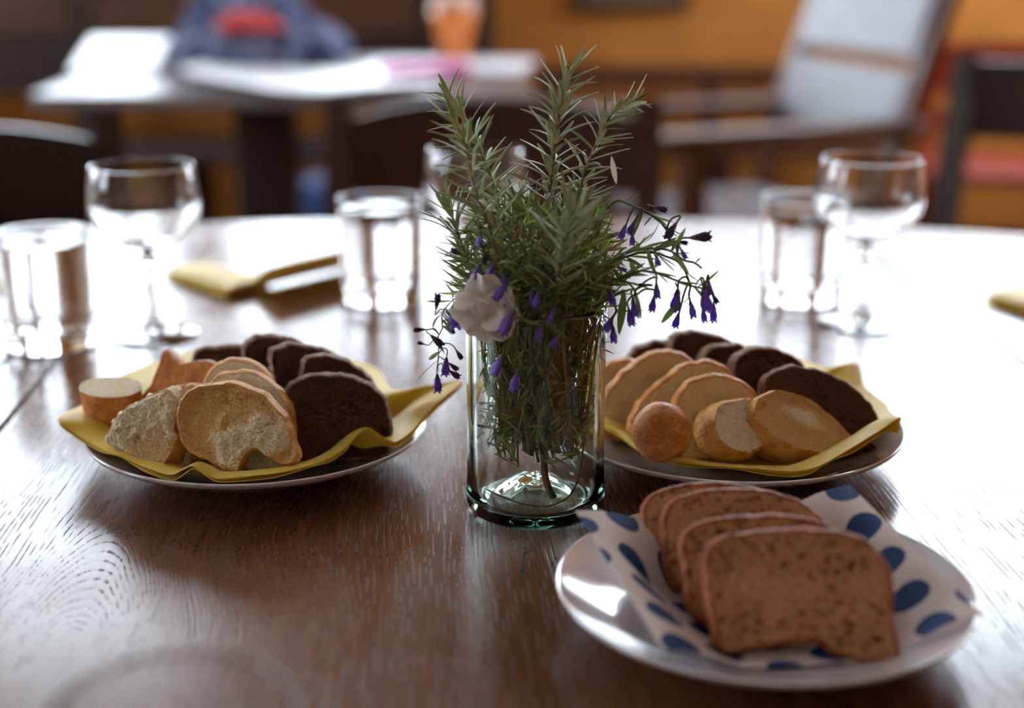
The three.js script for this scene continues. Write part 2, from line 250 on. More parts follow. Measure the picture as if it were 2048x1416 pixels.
// ---------- the dining table ----------
const TY = 0.75, TA = 1.25, TBz = 0.94, TCZ = 0.10, TCX = -0.05, TTURN = rad(3.7);
const table = thing('dining_table', 'large rounded oak dining table of wide worn planks in the foreground', 'table', [TCX, 0, TCZ], TTURN);
{
  const seams = [-1.245, -0.93, -0.62, -0.300, -0.262, 0.45, 0.80, 1.245], gap = 0.0012;
  for (let i = 0; i + 1 < seams.length; i++) {
    const u0 = seams[i] + gap, u1 = seams[i + 1] - gap, half = (u) => TBz * Math.sqrt(Math.max(0, 1 - (u / TA) ** 2)), pts = [];
    for (let k = 0; k <= 40; k++) { const u = mix(u0, u1, k / 40); pts.push(new THREE.Vector2(u, -half(u))); }
    for (let k = 40; k >= 0; k--) { const u = mix(u0, u1, k / 40); pts.push(new THREE.Vector2(u, half(u))); }
    const g = new THREE.ExtrudeGeometry(new THREE.Shape(pts), { depth: 0.034, bevelEnabled: true, bevelSize: 0.0012, bevelThickness: 0.0015, bevelSegments: 2, bevelOffset: -0.0012 });
    g.translate(0, 0, -0.0355).rotateX(-Math.PI / 2).translate(0, TY, 0);
    const uv = g.attributes.uv, p = g.attributes.position, off = i === 4 ? [0.262, 0.545] : [(i * 0.37) % 0.5, 0.2 + i * 0.31];
    for (let k = 0; k < uv.count; k++) uv.setXY(k, p.getX(k) + off[0], -p.getZ(k) + off[1]);
    obj('plank', g, oakM, table);
  }
  const half = (u, s) => s * Math.sqrt(Math.max(0, 1 - (u / TA) ** 2)) * TBz, ap = [];
  const sh = new THREE.Shape(); sh.absellipse(0, 0, TA - 0.12, TBz - 0.12, 0, Math.PI * 2); const ho = new THREE.Path(); ho.absellipse(0, 0, TA - 0.15, TBz - 0.15, 0, Math.PI * 2); sh.holes.push(ho);
  obj('apron', new THREE.ExtrudeGeometry(sh, { depth: 0.09, bevelEnabled: false, curveSegments: 48 }).rotateX(-Math.PI / 2).translate(0, TY - 0.126, 0), edgeM, table);
  for (const [sx, sz] of [[1, 1], [1, -1], [-1, 1], [-1, -1]]) obj('leg', box(0.075, TY - 0.037, 0.075, sx * 0.74, (TY - 0.037) / 2, sz * 0.5, 0.008), edgeM, table);
}

// ---------- crockery and glass ----------
const plateIn = (R, H) => (r) => (r < 0.55 * R ? 0.0065 : 0.0065 + (H - 0.0065) * Math.pow((r - 0.55 * R) / (0.45 * R), 1.5));
function plate(name, label, x, z, R, H, group) {
  const f = plateIn(R, H), pts = [[0.0001, 0.0022], [0.40 * R, 0.0022], [0.43 * R, 0.0001], [0.50 * R, 0.0001], [0.52 * R, 0.0022]];
  for (let i = 1; i <= 14; i++) { const r = mix(0.53 * R, R - 0.0008, i / 14); pts.push([r, Math.max(0.0023, f(r) - 0.0042 + 0.0018 * i / 14)]); }
  pts.push([R, H - 0.0012], [R + 0.0001, H - 0.0004], [R - 0.0006, H + 0.0001]);
  for (let i = 0; i <= 22; i++) { const r = mix(R - 0.0016, 0.0001, i / 22); pts.push([r, f(r)]); }
  const t = thing(name, label, 'plate', [x, TY, z], 0, group);
  obj('plate_body', lathe(pts, 128), platePorcelainM, t);
  return t;
}
const PL = [-0.152, -0.078, 0.1005, 0.0225], PR = [0.131, -0.084, 0.103, 0.0225], PF = [0.1135, 0.143, 0.0935, 0.0235];
plate('side_plate', 'white plate carrying light and dark bread left of the glass vase', PL[0], PL[1], PL[2], PL[3]);
plate('side_plate', 'white plate carrying light and dark bread behind the polka dot napkin', PR[0], PR[1], PR[2], PR[3]);
plate('side_plate', 'white plate under the polka dot napkin nearest the viewer', PF[0], PF[1], PF[2], PF[3]);
const surfAt = ([cx, cz, R, H], x, z) => TY + plateIn(R, H)(Math.min(R, Math.hypot(x - cx, z - cz)));

function tumbler(label, x, z, water, group = 'small water tumblers on the table') {
  const t = thing('tumbler', label, 'glass', [x, TY, z], 0, group);
  const o = [[0.0001, 0.0016], [0.020, 0.0016], [0.026, 0.0004], [0.0312, 0.0004], [0.0330, 0.0016], [0.0338, 0.004], [0.0348, 0.030], [0.0362, 0.0885], [0.0360, 0.0896], [0.0352, 0.0900], [0.0344, 0.0895], [0.0341, 0.0880], [0.0326, 0.032], [0.0316, 0.0195], [0.0300, 0.0168], [0.026, 0.0156], [0.0001, 0.0150]];
  obj('glass_body', lathe(o, 96), glassM, t);
  if (water) { const w = [[0.0001, 0.0149], [0.0262, 0.0155], [0.0302, 0.0167], [0.0318, 0.0195], [0.0328, 0.032], [0.03285 + (water - 0.032) * 0.027, water - 0.0006], [0.0331 + (water - 0.032) * 0.027, water + 0.0006], [0.0318 + (water - 0.032) * 0.027, water], [0.0001, water]]; obj('water', lathe(w, 96), waterM, t); }
  return t;
}
tumbler('water filled tumbler at the left edge of the table', -0.354, -0.327, 0.081);
tumbler('water filled tumbler behind the left bread plate, beside the yellow napkin', -0.1115, -0.468, 0.081);
tumbler('water filled tumbler half hidden by the right wine glass', 0.247, -0.468, 0.081);
tumbler('blurred tumbler rim closest to the viewer at the bottom edge', -0.098, 0.371, 0.0, 'small water tumblers on the table');
function goblet(label, x, z) {
  const t = thing('wine_glass', label, 'wine glass', [x, TY, z], 0, 'empty wine glasses');
  const bowlOut = [], bowlIn = [], R = (k) => (k < 0.56 ? 0.0435 * Math.sqrt(Math.max(0, 1 - ((0.56 - k) / 0.565) ** 2)) : 0.0435 * (1 - 0.095 * ((k - 0.56) / 0.44) ** 2)), y0 = 0.071, y1 = 0.134;
  for (let i = 1; i <= 26; i++) { const k = i / 26; bowlOut.push([Math.max(0.0046, R(k)), mix(y0, y1, k)]); }
  for (let i = 26; i >= 1; i--) { const k = i / 26; bowlIn.push([Math.max(0.0005, R(k) - 0.0014), mix(y0, y1, k) + 0.0010]); }
  const rim = bowlOut[25];
  obj('bowl', lathe([[0.0001, 0.0690], [0.0040, 0.0695], ...bowlOut, [rim[0] - 0.0002, y1 + 0.0007], [rim[0] - 0.0008, y1 + 0.0010], [rim[0] - 0.0014, y1 + 0.0006], ...bowlIn, [0.0001, bowlIn[bowlIn.length - 1][1] - 0.0012]], 96), glassM, t);
  obj('stem', lathe([[0.0001, 0.0042], [0.0105, 0.0046], [0.0066, 0.0085], [0.0048, 0.016], [0.0042, 0.035], [0.0042, 0.054], [0.0060, 0.0590], [0.0068, 0.0615], [0.0060, 0.0640], [0.0046, 0.0660], [0.0040, 0.0688], [0.0001, 0.0689]], 48), glassM, t);
  obj('foot', lathe([[0.0001, 0.0008], [0.028, 0.0004], [0.0335, 0.0002], [0.0344, 0.0008], [0.0340, 0.0017], [0.0280, 0.0024], [0.0104, 0.0041], [0.0001, 0.0041]], 96), glassM, t);
}
goblet('empty wine glass on the left between tumbler and yellow napkin', -0.2815, -0.353);
goblet('empty wine glass directly behind the rosemary sprigs', -0.030, -0.445);
goblet('empty wine glass on the right side of the table', 0.2815, -0.386);

// ---------- yellow paper napkins on the bread plates ----------
function plateNapkin(name, label, P, loop, seedN) {
  const t = thing(name, label, 'napkin', [0, 0, 0]);
  const c = new THREE.CatmullRomCurve3(loop.map((p) => V(...p)), true, 'catmullrom', 0.35), N = 200, R = 34, edge = [];
  for (let i = 0; i < N; i++) edge.push(c.getPoint(i / N));
  for (let ply = 0; ply < 3; ply++) {
    const drop = ply * 0.0011, shrink = ply === 0 ? 1 : ply === 1 ? 0.985 : 0.995;
    const fn = (u, v) => {
      const i = u * N, a = edge[Math.floor(i) % N], b = edge[(Math.floor(i) + 1) % N], k = i - Math.floor(i), ex = mix(a.x, b.x, k), ey = mix(a.y, b.y, k), ez = mix(a.z, b.z, k);
      const s = v * shrink, x = mix(P[0], ex, s), z = mix(P[1], ez, s), base = surfAt(P, x, z) + 0.0042;
      const e = ey + 0.0022 + ply * 0.0018 * (n2(u * 22, ply, seedN) - 0.5);
      const y = mix(base, Math.max(e, surfAt(P, ex, ez) + 0.0032), sm(0.55, 1, v)) - drop + 0.0012 * (n2(x * 60, z * 60, seedN) - 0.5) * v;
      return [x, Math.max(y, surfAt(P, x, z) + 0.0036 - drop), z, x, z];
    };
    obj('ply', sheet(N, R, (u, v) => fn(1 - u, v), 0.0004), yellowM, t);
  }
}
plateNapkin('yellow_napkin', 'yellow paper napkin under the bread on the left plate, corners sticking out', PL, [[-0.264,0.781,-0.054], [-0.252,0.776,-0.045], [-0.23,0.773,-0.025], [-0.216,0.772,-0.015], [-0.198,0.7715,0], [-0.185,0.771,0.008], [-0.173,0.7765,0.01], [-0.16,0.7715,0.015], [-0.146,0.7715,0.014], [-0.13,0.7715,0.01], [-0.113,0.7715,-0.001], [-0.102,0.7725,-0.01], [-0.093,0.775,-0.023], [-0.087,0.78,-0.03], [-0.081,0.7825,-0.033], [-0.074,0.778,-0.032], [-0.066,0.7738,-0.035], [-0.058,0.7745,-0.053], [-0.052,0.7785,-0.068], [-0.043,0.784,-0.08], [-0.03,0.789,-0.102], [-0.053,0.787,-0.1], [-0.074,0.782,-0.109], [-0.093,0.7735,-0.184], [-0.148,0.7705,-0.224], [-0.217,0.7705,-0.224], [-0.255,0.7715,-0.168], [-0.264,0.774,-0.106]], 5);
plateNapkin('yellow_napkin', 'yellow paper napkin under the bread on the right plate, right corner folded up', PR, [[0.051,0.776,-0.068], [0.061,0.7725,-0.055], [0.07,0.77,-0.035], [0.081,0.7695,-0.024], [0.104,0.769,-0.012], [0.131,0.769,-0.005], [0.156,0.769,-0.002], [0.169,0.772,-0.002], [0.188,0.778,-0.013], [0.207,0.784,-0.026], [0.22,0.789,-0.034], [0.22,0.782,-0.038], [0.229,0.775,-0.1], [0.223,0.777,-0.131], [0.223,0.785,-0.155], [0.203,0.783,-0.151], [0.192,0.772,-0.215], [0.135,0.7705,-0.255], [0.085,0.7705,-0.222], [0.055,0.7725,-0.143]], 9);

// ---------- polka dot napkin ----------
{
  const A = [0.03,0.794,0.111], B = [0.164,0.797,0.088], C = [0.2,0.7765,0.184], D = [0.062,0.77,0.203];
  const fn = (u, v) => {
    const bl = (k) => mix(mix(A[k], B[k], u), mix(D[k], C[k], u), v), x = bl(0), z = bl(2), s = surfAt(PF, x, z) + 0.0018;
    const y = Math.max(s, mix(bl(1), s, sm(0, mix(0.75, 0.28, Math.min(1, v * 4)), Math.min(u, 1 - u))));
    return [x, y + 0.0010 * n2(x * 45, z * 45, 4), z, 0.142 * u * 0.92 - 0.11 * v * 0.39, 0.142 * u * 0.39 + 0.11 * v * 0.92];
  };
  const t = thing('polka_dot_napkin', 'white paper napkin with blue polka dots under the four toast slices', 'napkin');
  obj('ply', sheet(72, 72, (u, v) => fn(u, 1 - v), 0.0004), dotM, t);
  obj('ply', sheet(48, 48, (u, v) => { const p = fn(mix(0.006, 0.994, u), mix(0.992, 0.006, v)); p[1] -= 0.0008; return p; }, 0.0004), dotM, t);
}

// ---------- bread ----------
const BREADS = [
  {k:"white_front",kind:"white",p:[-0.15,0.7645,-0.001],yaw:-5,lean:20,t:0.013,o:[[-34.4,25.1], [-35.9,34.8], [-34.6,43.9], [-30.9,49.0], [-21.5,53.1], [-10.2,54.5], [4.0,51.6], [15.4,45.8], [23.1,36.4], [27.7,26.4], [31.2,14.7], [29.1,11.7], [21.3,11.4], [16.8,13.5], [9.5,18.7], [4.9,16.7], [0.6,11.1], [-2.0,5.8], [-9.3,5.8], [-15.6,10.3], [-24.0,14.4], [-29.8,17.8]],torn:1},
  {k:"white_second",kind:"white",p:[-0.14,0.764,-0.022],yaw:-4,lean:18,t:0.011,o:[[-35.2,38.6], [-32.6,47.7], [-26.4,52.9], [-16.4,55.1], [-5.8,53.9], [4.7,47.3], [12.4,36.8], [15.6,22.8], [13.6,8.0], [9.5,0.0], [-9.8,-0.5], [-29.1,0.0], [-33.2,13.5]]},
  {k:"white_third",kind:"white",p:[-0.14,0.764,-0.04],yaw:-2,lean:14,t:0.011,o:[[-37.5,42.1], [-34.1,49.6], [-27.7,54.5], [-18.1,56.4], [-8.6,54.4], [-1.7,48.8], [2.1,39.6], [0.5,13.9], [-2.6,0.0], [-17.7,-0.5], [-32.8,0.0], [-35.9,14.7]]},
  {k:"white_chunk",kind:"white",p:[-0.208,0.768,-0.012],yaw:-12,lean:24,t:0.026,o:[[-21.3,15.5], [-19.3,23.6], [-14.3,31.8], [-5.2,38.6], [4.8,43.2], [11.7,45.9], [17.6,41.8], [19.4,31.8], [19.3,22.9], [22.1,19.7], [18.3,11.6], [14.5,3.6], [5.5,4.0], [-4.2,7.2], [-13.4,10.5]],torn:2},
  {k:"white_sliver",kind:"white",p:[-0.195,0.765,-0.028],yaw:-20,lean:12,t:0.01,o:[[-0.2,22.6], [0.6,36.9], [5.2,42.3], [10.8,46.3], [13.9,38.4], [15.4,24.3], [14.7,8.5], [13.5,0.0], [7.6,-0.5], [1.7,0.0], [0.4,7.9]]},
  {k:"crust_long",kind:"heel",p:[-0.2,0.766,-0.062],yaw:-10,lean:34,t:0.012,o:[[-28.2,20.7], [-24.2,28.4], [-17.3,37.6], [-8.2,45.6], [2.6,50.6], [14.5,51.2], [19.5,47.7], [21.7,38.1], [19.7,13.3], [15.7,0.0], [-3.2,-0.5], [-22.2,0.0], [-26.2,7.3]]},
  {k:"crust_low",kind:"heel",p:[-0.185,0.766,-0.042],yaw:-6,lean:30,t:0.01,o:[[-21.0,27.7], [-18.2,34.9], [-10.9,39.9], [-1.5,41.4], [7.1,39.9], [10.9,32.3], [9.6,11.3], [7.0,0.0], [-5.1,-0.5], [-17.1,0.0], [-19.7,9.7]]},
  {k:"crust_point",kind:"heel",p:[-0.215,0.766,-0.082],yaw:-14,lean:16,t:0.012,o:[[-5.4,26.0], [-1.6,38.4], [2.3,48.6], [8.2,44.8], [14.2,37.4], [16.2,27.6], [15.4,9.7], [13.6,0.0], [5.4,-0.5], [-2.8,0.0], [-4.5,9.1]]},
  {k:"dark_front",kind:"dark",p:[-0.108,0.764,-0.036],yaw:10,lean:16,t:0.014,o:[[-19.9,27.6], [-19.9,38.4], [-16.2,45.1], [-7.5,48.9], [6.1,49.6], [20.3,46.6], [31.5,40.3], [37.9,30.1], [39.9,18.4], [38.6,8.4], [37.5,2.9], [32.7,0.0], [10.0,-0.5], [-12.7,0.0], [-17.5,9.6]]},
  {k:"dark_second",kind:"dark",p:[-0.105,0.763,-0.06],yaw:16,lean:16,t:0.014,o:[[-14.8,41.6], [-13.4,52.1], [-8.5,54.9], [2.0,54.1], [14.9,48.1], [24.8,39.5], [29.2,27.6], [27.5,9.6], [23.9,0.0], [7.2,-0.5], [-9.5,0.0], [-13.1,14.6]]},
  {k:"dark_third",kind:"dark",p:[-0.115,0.763,-0.076],yaw:18,lean:14,t:0.014,o:[[-24.8,38.0], [-24.1,54.0], [-19.4,57.1], [-7.4,57.3], [5.8,53.2], [18.7,44.2], [22.4,33.6], [20.6,11.8], [16.8,0.0], [-1.2,-0.5], [-19.2,0.0], [-22.9,13.3]]},
  {k:"dark_fourth",kind:"dark",p:[-0.135,0.762,-0.094],yaw:16,lean:12,t:0.014,o:[[-24.2,36.3], [-23.8,54.5], [-19.1,57.8], [-7.3,58.2], [4.7,56.0], [10.7,51.3], [11.8,39.5], [10.3,13.8], [7.4,0.0], [-6.2,-0.5], [-19.9,0.0], [-22.8,12.7]]},
  {k:"dark_far",kind:"dark",p:[-0.165,0.764,-0.112],yaw:4,lean:14,t:0.013,o:[[-33.1,33.9], [-30.5,41.3], [-24.3,43.6], [-12.6,44.3], [2.8,43.4], [6.2,33.1], [4.6,11.6], [1.5,0.0], [-13.5,-0.5], [-28.4,0.0], [-31.5,11.9]]},
  {k:"white_r_front",kind:"white",p:[0.162,0.772,-0.022],yaw:26,lean:40,t:0.024,o:[[-18.4,28.4], [-16.4,34.9], [-9.9,39.2], [0.6,41.2], [15.2,35.8], [28.4,23.7], [36.3,11.1], [37.8,2.4], [27.5,-0.6], [13.7,-0.1], [0.1,4.6], [-11.3,14.4]],torn:3},
  {k:"white_r_short",kind:"white",p:[0.125,0.768,-0.016],yaw:30,lean:30,t:0.022,o:[[-5.8,25.4], [-2.7,32.2], [4.4,36.6], [16.0,37.0], [26.8,34.7], [31.7,27.9], [30.2,17.8], [23.5,9.2], [12.3,6.2], [1.4,9.6], [-5.3,16.6]]},
  {k:"white_r_third",kind:"whitegold",p:[0.125,0.764,-0.042],yaw:6,lean:22,t:0.012,o:[[-34.0,19.9], [-29.8,32.7], [-24.1,41.2], [-15.9,45.9], [-4.9,47.9], [6.2,45.8], [15.4,39.7], [20.3,32.5], [22.0,20.9], [19.8,7.3], [15.3,0.0], [-6.0,-0.5], [-27.3,0.0], [-31.8,7.0]]},
  {k:"white_r_fourth",kind:"whitegold",p:[0.105,0.764,-0.058],yaw:8,lean:20,t:0.012,o:[[-35.2,12.1], [-30.6,25.1], [-22.6,34.4], [-10.1,42.8], [2.3,49.3], [14.5,50.0], [24.0,46.1], [28.5,40.0], [30.8,26.8], [28.2,9.4], [22.9,0.0], [-2.2,-0.5], [-27.3,0.0], [-32.5,4.3]]},
  {k:"white_r_fifth",kind:"whitegold",p:[0.082,0.764,-0.078],yaw:10,lean:18,t:0.012,o:[[-27.4,11.5], [-24.1,26.2], [-16.2,35.4], [-4.2,45.0], [8.5,49.8], [19.3,49.3], [30.0,43.9], [34.0,32.2], [31.5,11.3], [26.6,0.0], [3.3,-0.5], [-20.0,0.0], [-25.0,4.0]]},
  {k:"white_r_far",kind:"whitegold",p:[0.062,0.764,-0.097],yaw:4,lean:16,t:0.012,o:[[-8.9,22.3], [-5.9,33.9], [1.3,39.3], [10.0,40.4], [18.6,36.5], [23.3,27.8], [22.1,9.7], [19.5,0.0], [7.2,-0.5], [-5.0,0.0], [-7.6,7.8]]},
  {k:"dark_r_front",kind:"dark",p:[0.205,0.765,-0.052],yaw:6,lean:28,t:0.014,o:[[-56.7,31.4], [-54.5,43.2], [-46.7,49.5], [-33.4,50.9], [-18.6,46.9], [-4.3,38.6], [6.6,26.9], [11.1,17.2], [8.5,9.0], [2.8,4.2], [8.4,1.5], [3.0,0.0], [-22.8,-0.5], [-48.6,0.0], [-54.0,11.0]]},
  {k:"dark_r_second",kind:"dark",p:[0.175,0.764,-0.084],yaw:12,lean:20,t:0.014,o:[[-39.5,34.7], [-37.9,46.1], [-31.0,51.7], [-18.8,53.1], [-6.3,49.0], [4.7,41.7], [9.9,31.6], [8.0,11.1], [4.0,0.0], [-14.8,-0.5], [-33.5,0.0], [-37.5,12.1]]},
  {k:"dark_r_third",kind:"dark",p:[0.15,0.764,-0.104],yaw:12,lean:18,t:0.014,o:[[-31.8,34.4], [-29.2,44.1], [-21.8,48.6], [-12.0,49.2], [-2.5,45.6], [1.1,35.5], [-0.3,12.4], [-2.9,0.0], [-15.4,-0.5], [-27.9,0.0], [-30.5,12.0]]},
  {k:"dark_r_fourth",kind:"dark",p:[0.125,0.764,-0.122],yaw:12,lean:16,t:0.014,o:[[-24.0,34.9], [-22.3,46.1], [-16.5,50.8], [-3.9,51.0], [8.5,48.1], [18.7,41.2], [20.9,32.2], [19.1,11.3], [15.5,0.0], [-1.6,-0.5], [-18.6,0.0], [-22.2,12.2]]},
  {k:"dark_r_far",kind:"dark",p:[0.092,0.764,-0.128],yaw:2,lean:16,t:0.013,o:[[-18.3,28.7], [-15.7,36.3], [-8.0,41.3], [3.8,43.1], [12.4,41.1], [14.2,31.6], [12.9,11.1], [10.3,0.0], [-2.1,-0.5], [-14.4,0.0], [-17.0,10.1]]},
  {k:"toast_front",kind:"toast",p:[0.125,0.7655,0.188],yaw:-2,lean:33,t:0.012,o:[[-41.2,21.9], [-41.8,36.5], [-39.1,41.8], [-32.4,45.4], [-16.1,48.0], [3.4,49.2], [18.4,47.6], [29.7,42.3], [36.1,33.8], [37.2,22.0], [36.9,10.4], [39.0,-1.1], [37.7,-5.5], [27.4,-6.9], [17.0,-5.0], [10.2,-2.6], [6.1,1.5], [-11.2,-0.4], [-24.0,-2.7], [-34.2,-4.4], [-38.3,-1.7], [-39.4,7.1]]},
  {k:"toast_second",kind:"toast",p:[0.115,0.766,0.168],yaw:-2,lean:36,t:0.013,o:[[-38.0,17.4], [-39.9,33.0], [-37.5,39.9], [-29.4,44.1], [-13.7,46.8], [4.2,47.5], [17.5,46.1], [27.3,42.2], [34.6,34.1], [36.4,20.7], [33.4,7.2], [27.3,0.0], [-1.7,-0.5], [-30.7,0.0], [-36.8,6.1]]},
  {k:"toast_third",kind:"toast",p:[0.1,0.767,0.138],yaw:-3,lean:37,t:0.014,o:[[-29.4,15.0], [-30.7,31.6], [-27.4,39.8], [-18.0,44.8], [-1.7,47.3], [14.6,47.2], [28.4,43.8], [38.6,38.3], [46.3,29.6], [49.3,16.8], [46.1,5.9], [39.7,0.0], [9.3,-0.5], [-21.1,0.0], [-27.5,5.3]]},
  {k:"toast_far",kind:"toast",p:[0.088,0.767,0.122],yaw:-3,lean:36,t:0.013,o:[[-24.8,13.1], [-26.7,28.8], [-23.8,36.4], [-15.0,41.2], [0.5,43.8], [17.1,43.8], [31.2,40.9], [41.7,36.3], [48.5,29.1], [52.0,17.2], [48.9,6.0], [42.6,0.0], [12.7,-0.5], [-17.2,0.0], [-23.5,4.6]]}
];
const LABELS = {
  white_front: 'large white bread slice with torn crumb at the front of the left plate', white_second: 'white bread slice directly behind the torn front slice, left plate', white_third: 'rearmost round white slice peeking over two others, left plate',
  white_chunk: 'torn fluffy white bread chunk left of the torn front slice', white_sliver: 'thin white bread sliver between the torn chunk and the front slice', crust_long: 'long curved brown crust slice at the back of the left plate',
  crust_low: 'low brown crust slice in front of the long curved crust', crust_point: 'pointed end of brown crust standing up on the left plate', dark_front: 'largest dark rye slice standing at the front of the left plate',
  dark_second: 'dark rye slice right behind the largest one, left plate', dark_third: 'dark rye slice third from the front, left plate', dark_fourth: 'tallest dark rye slice at the back of the left plate', dark_far: 'low dark rye slice far back beside the pale slices, left plate',
  white_r_front: 'chunky baguette slice with a hollow, rightmost white bread of the right plate', white_r_short: 'short thick baguette slice beside the round knob, right plate', white_r_third: 'golden bread slice right behind the round knob, right plate',
  white_r_fourth: 'golden bread slice third from the back, right plate', white_r_fifth: 'large golden slice at the left of the right plate', white_r_far: 'rearmost golden slice half hidden by the vase, right plate',
  dark_r_front: 'largest dark rye slice on the right plate', dark_r_second: 'dark rye slice behind the largest one, right plate', dark_r_third: 'small dark rye slice in the middle of the row, right plate', dark_r_fourth: 'tallest rearmost dark rye slice, right plate', dark_r_far: 'low dark rye slice at the far left of its row, right plate',
  toast_front: 'front wholemeal toast slice with a notch in its lower edge', toast_second: 'second wholemeal toast slice from the front', toast_third: 'third wholemeal toast slice from the front', toast_far: 'rearmost wholemeal toast slice of the four',
};
const KIND = {
  white: [whiteCrumbM, whiteCrustM, 0.0008, 0.0018, 'slices of light and dark bread'], whitegold: [whiteCrumbM, goldCrustM, 0.0016, 0.0020, 'slices of light and dark bread'], heel: [heelCrustM, heelCrustM, 0.0012, 0.0012, 'slices of light and dark bread'],
  dark: [darkCrumbM, darkCrustM, 0.0013, 0.0022, 'slices of light and dark bread'], toast: [toastCrumbM, toastCrustM, 0.0018, 0.0013, 'slices of wholemeal toast'],
};
BREADS.forEach((b, bi) => {
  reseed(100 + bi);
  const [cm, km, rim, rough, group] = KIND[b.kind], name = b.kind === 'dark' ? 'rye_slice' : b.kind === 'toast' ? 'toast_slice' : b.torn === 2 ? 'bread_chunk' : 'bread_slice';
  const g = thing(name, LABELS[b.k], 'bread', b.p, 0, group);
  g.rotation.set(-rad(b.lean), rad(b.yaw), 0, 'YXZ');
  const fine = b.kind === 'toast' || b.torn || b.k.endsWith('_front') || b.k === 'white_r_short', N = fine ? 260 : 160, R = fine ? 64 : 34;
  const c = new THREE.CatmullRomCurve3(b.o.map(([x, y]) => V(x / 1000, y / 1000, 0)), true, 'centripetal'), E = c.getSpacedPoints(N); E.pop();
  let area = 0; for (let i = 0; i < N; i++) { const p = E[i], q = E[(i + 1) % N]; area += p.x * q.y - q.x * p.y; }
  if (area < 0) E.reverse();                                   // counter-clockwise as seen from the front face
  const cen = V(0, 0, 0); E.forEach((p) => cen.add(p)); cen.divideScalar(N);
  E.forEach((p, i) => { const d = rough * (f3(p.x * 160, p.y * 160, bi * 3.1, 3) - 0.5) * 1.6; const l = Math.max(1e-4, p.distanceTo(cen)); p.addScaledVector(V((p.x - cen.x) / l, (p.y - cen.y) / l, 0), d); });
  const inner = E.map((p) => { const l = p.distanceTo(cen); return p.clone().lerp(cen, Math.min(0.3, rim / l)); });
  const size = Math.sqrt(Math.abs(area) / 2), holes = [];
  const nh = b.kind === 'toast' ? 95 : b.kind === 'dark' ? 70 : b.kind === 'heel' ? 0 : b.k === 'white_r_short' ? 90 : 40;
  for (let i = 0; i < nh; i++) { const big = rnd() < 0.13; holes.push([cen.x + rr(-0.75, 0.75) * size, cen.y + rr(-0.65, 0.65) * size, ((big ? rr(0.0018, 0.0034) : rr(0.0006, 0.0017)) * (b.kind === 'toast' ? 1.25 : b.kind === 'dark' ? 1.2 : 1)), rr(-0.9, 0.2), rr(0.45, 0.8), (big ? rr(0.0014, 0.0026) : rr(0.0006, 0.0013)) * (b.kind === 'toast' ? 1.6 : 1)]); }
  const patch = (x, y) => {                                    // where the torn crumb stands out white and shaggy
    if (b.torn === 1) { const u = (x - cen.x) / size, v = (y - cen.y) / size; return sm(0.42, 0.60, f2(u * 3 + 4, v * 3, 7, 3) * 0.5 + 0.62 - 1.0 * Math.hypot(u * 0.8 - 0.08, v * 1.0 + 0.22)); }
    if (b.torn === 2) return sm(0.30, 0.65, f2(x * 90, y * 90, 9, 3) + 0.5 * ((y - cen.y) - (x - cen.x)) / size);
    if (b.torn === 3) { const u = (x - cen.x) / size, v = (y - cen.y) / size; return sm(0.0, 0.14, 0.16 - Math.hypot(u * 0.7 - 0.08 + 0.3 * v, v - 0.10 + 0.35 * u) + 0.1 * f2(u * 6, v * 6, 5, 2)); }
    return 0;
  };
  const z = (x, y, k) => {                                     // relief of the cut face; k runs from 0 at the crust to 1 at the middle
    let d = rough * 0.9 * (f3(x * 220, y * 220, bi * 7.7, 3) - 0.5);
    let in_ = 0; for (const [hx, hy, r, a, q, dp] of holes) { const dx = x - hx, dy = y - hy; if (dx * dx + dy * dy > r * r * 3) continue; const s = Math.sin(a), co = Math.cos(a), u = (dx * co + dy * s) / r, v = (-dx * s + dy * co) / (r * q), e = u * u + v * v; if (e < 1) { const t = (1 - e) * (1 - e); in_ = Math.max(in_, dp * Math.sqrt(t)); } }
    d -= in_;
    if (b.torn === 1) { const p = patch(x, y); d += mix(-0.0026 + 0.0012 * (f2(x * 120, y * 120, 3, 2) - 0.5), 0.0020 + 0.0034 * (f3(x * 420, y * 420, 2, 3) - 0.45) + 0.0030 * (f2(x * 110, y * 110, 6, 2) - 0.5), p); }
    if (b.torn === 2) { const p = patch(x, y); d += 0.0085 * (f2(x * 50, y * 50, 12, 2) - 0.45) + 0.0032 * p * (f3(x * 420, y * 420, 5, 2) - 0.4); }
    if (b.torn === 3) d += -0.0022 * (1 - patch(x, y)) + 0.0024 * patch(x, y) * f3(x * 300, y * 300, 4, 2);
    return d * sm(0, 0.12, k);
  };
  const face = (front) => {
    const pos = [], uv = [], col = [], idx = [], M = front ? R : 8;
    for (let j = 0; j <= M; j++) for (let i = 0; i < N; i++) {
      const k = j / M, p = inner[i], x = mix(p.x, cen.x, k), y = mix(p.y, cen.y, k), dz = front ? z(x, y, k) : 0.0006 * (n2(x * 200, y * 200, 3) - 0.5) * sm(0, 0.1, k);
      pos.push(x, y, front ? dz : -b.t - dz); uv.push(x, y);
      let cc = [1, 1, 1]; if (front && b.torn) { const q = patch(x, y); cc = b.torn === 2 ? [mix(0.78, 1, q), mix(0.60, 1, q), mix(0.40, 1, q)] : b.torn === 3 ? [mix(0.80, 1, q), mix(0.58, 1, q), mix(0.34, 1, q)] : [mix(0.80, 1, q), mix(0.55, 0.99, q), mix(0.28, 0.97, q)]; }
      if (b.kind === 'whitegold') { const q = 0.75 + 0.25 * f2(x * 60, y * 60, 3, 2); cc = [1.0 * q, 0.78 * q, 0.50 * q]; }
      col.push(...cc);
    }
    for (let j = 0; j < M; j++) for (let i = 0; i < N; i++) { const a = j * N + i, q = j * N + (i + 1) % N, d = a + N, e = q + N; if (front) idx.push(a, q, e, a, e, d); else idx.push(a, e, q, a, d, e); }
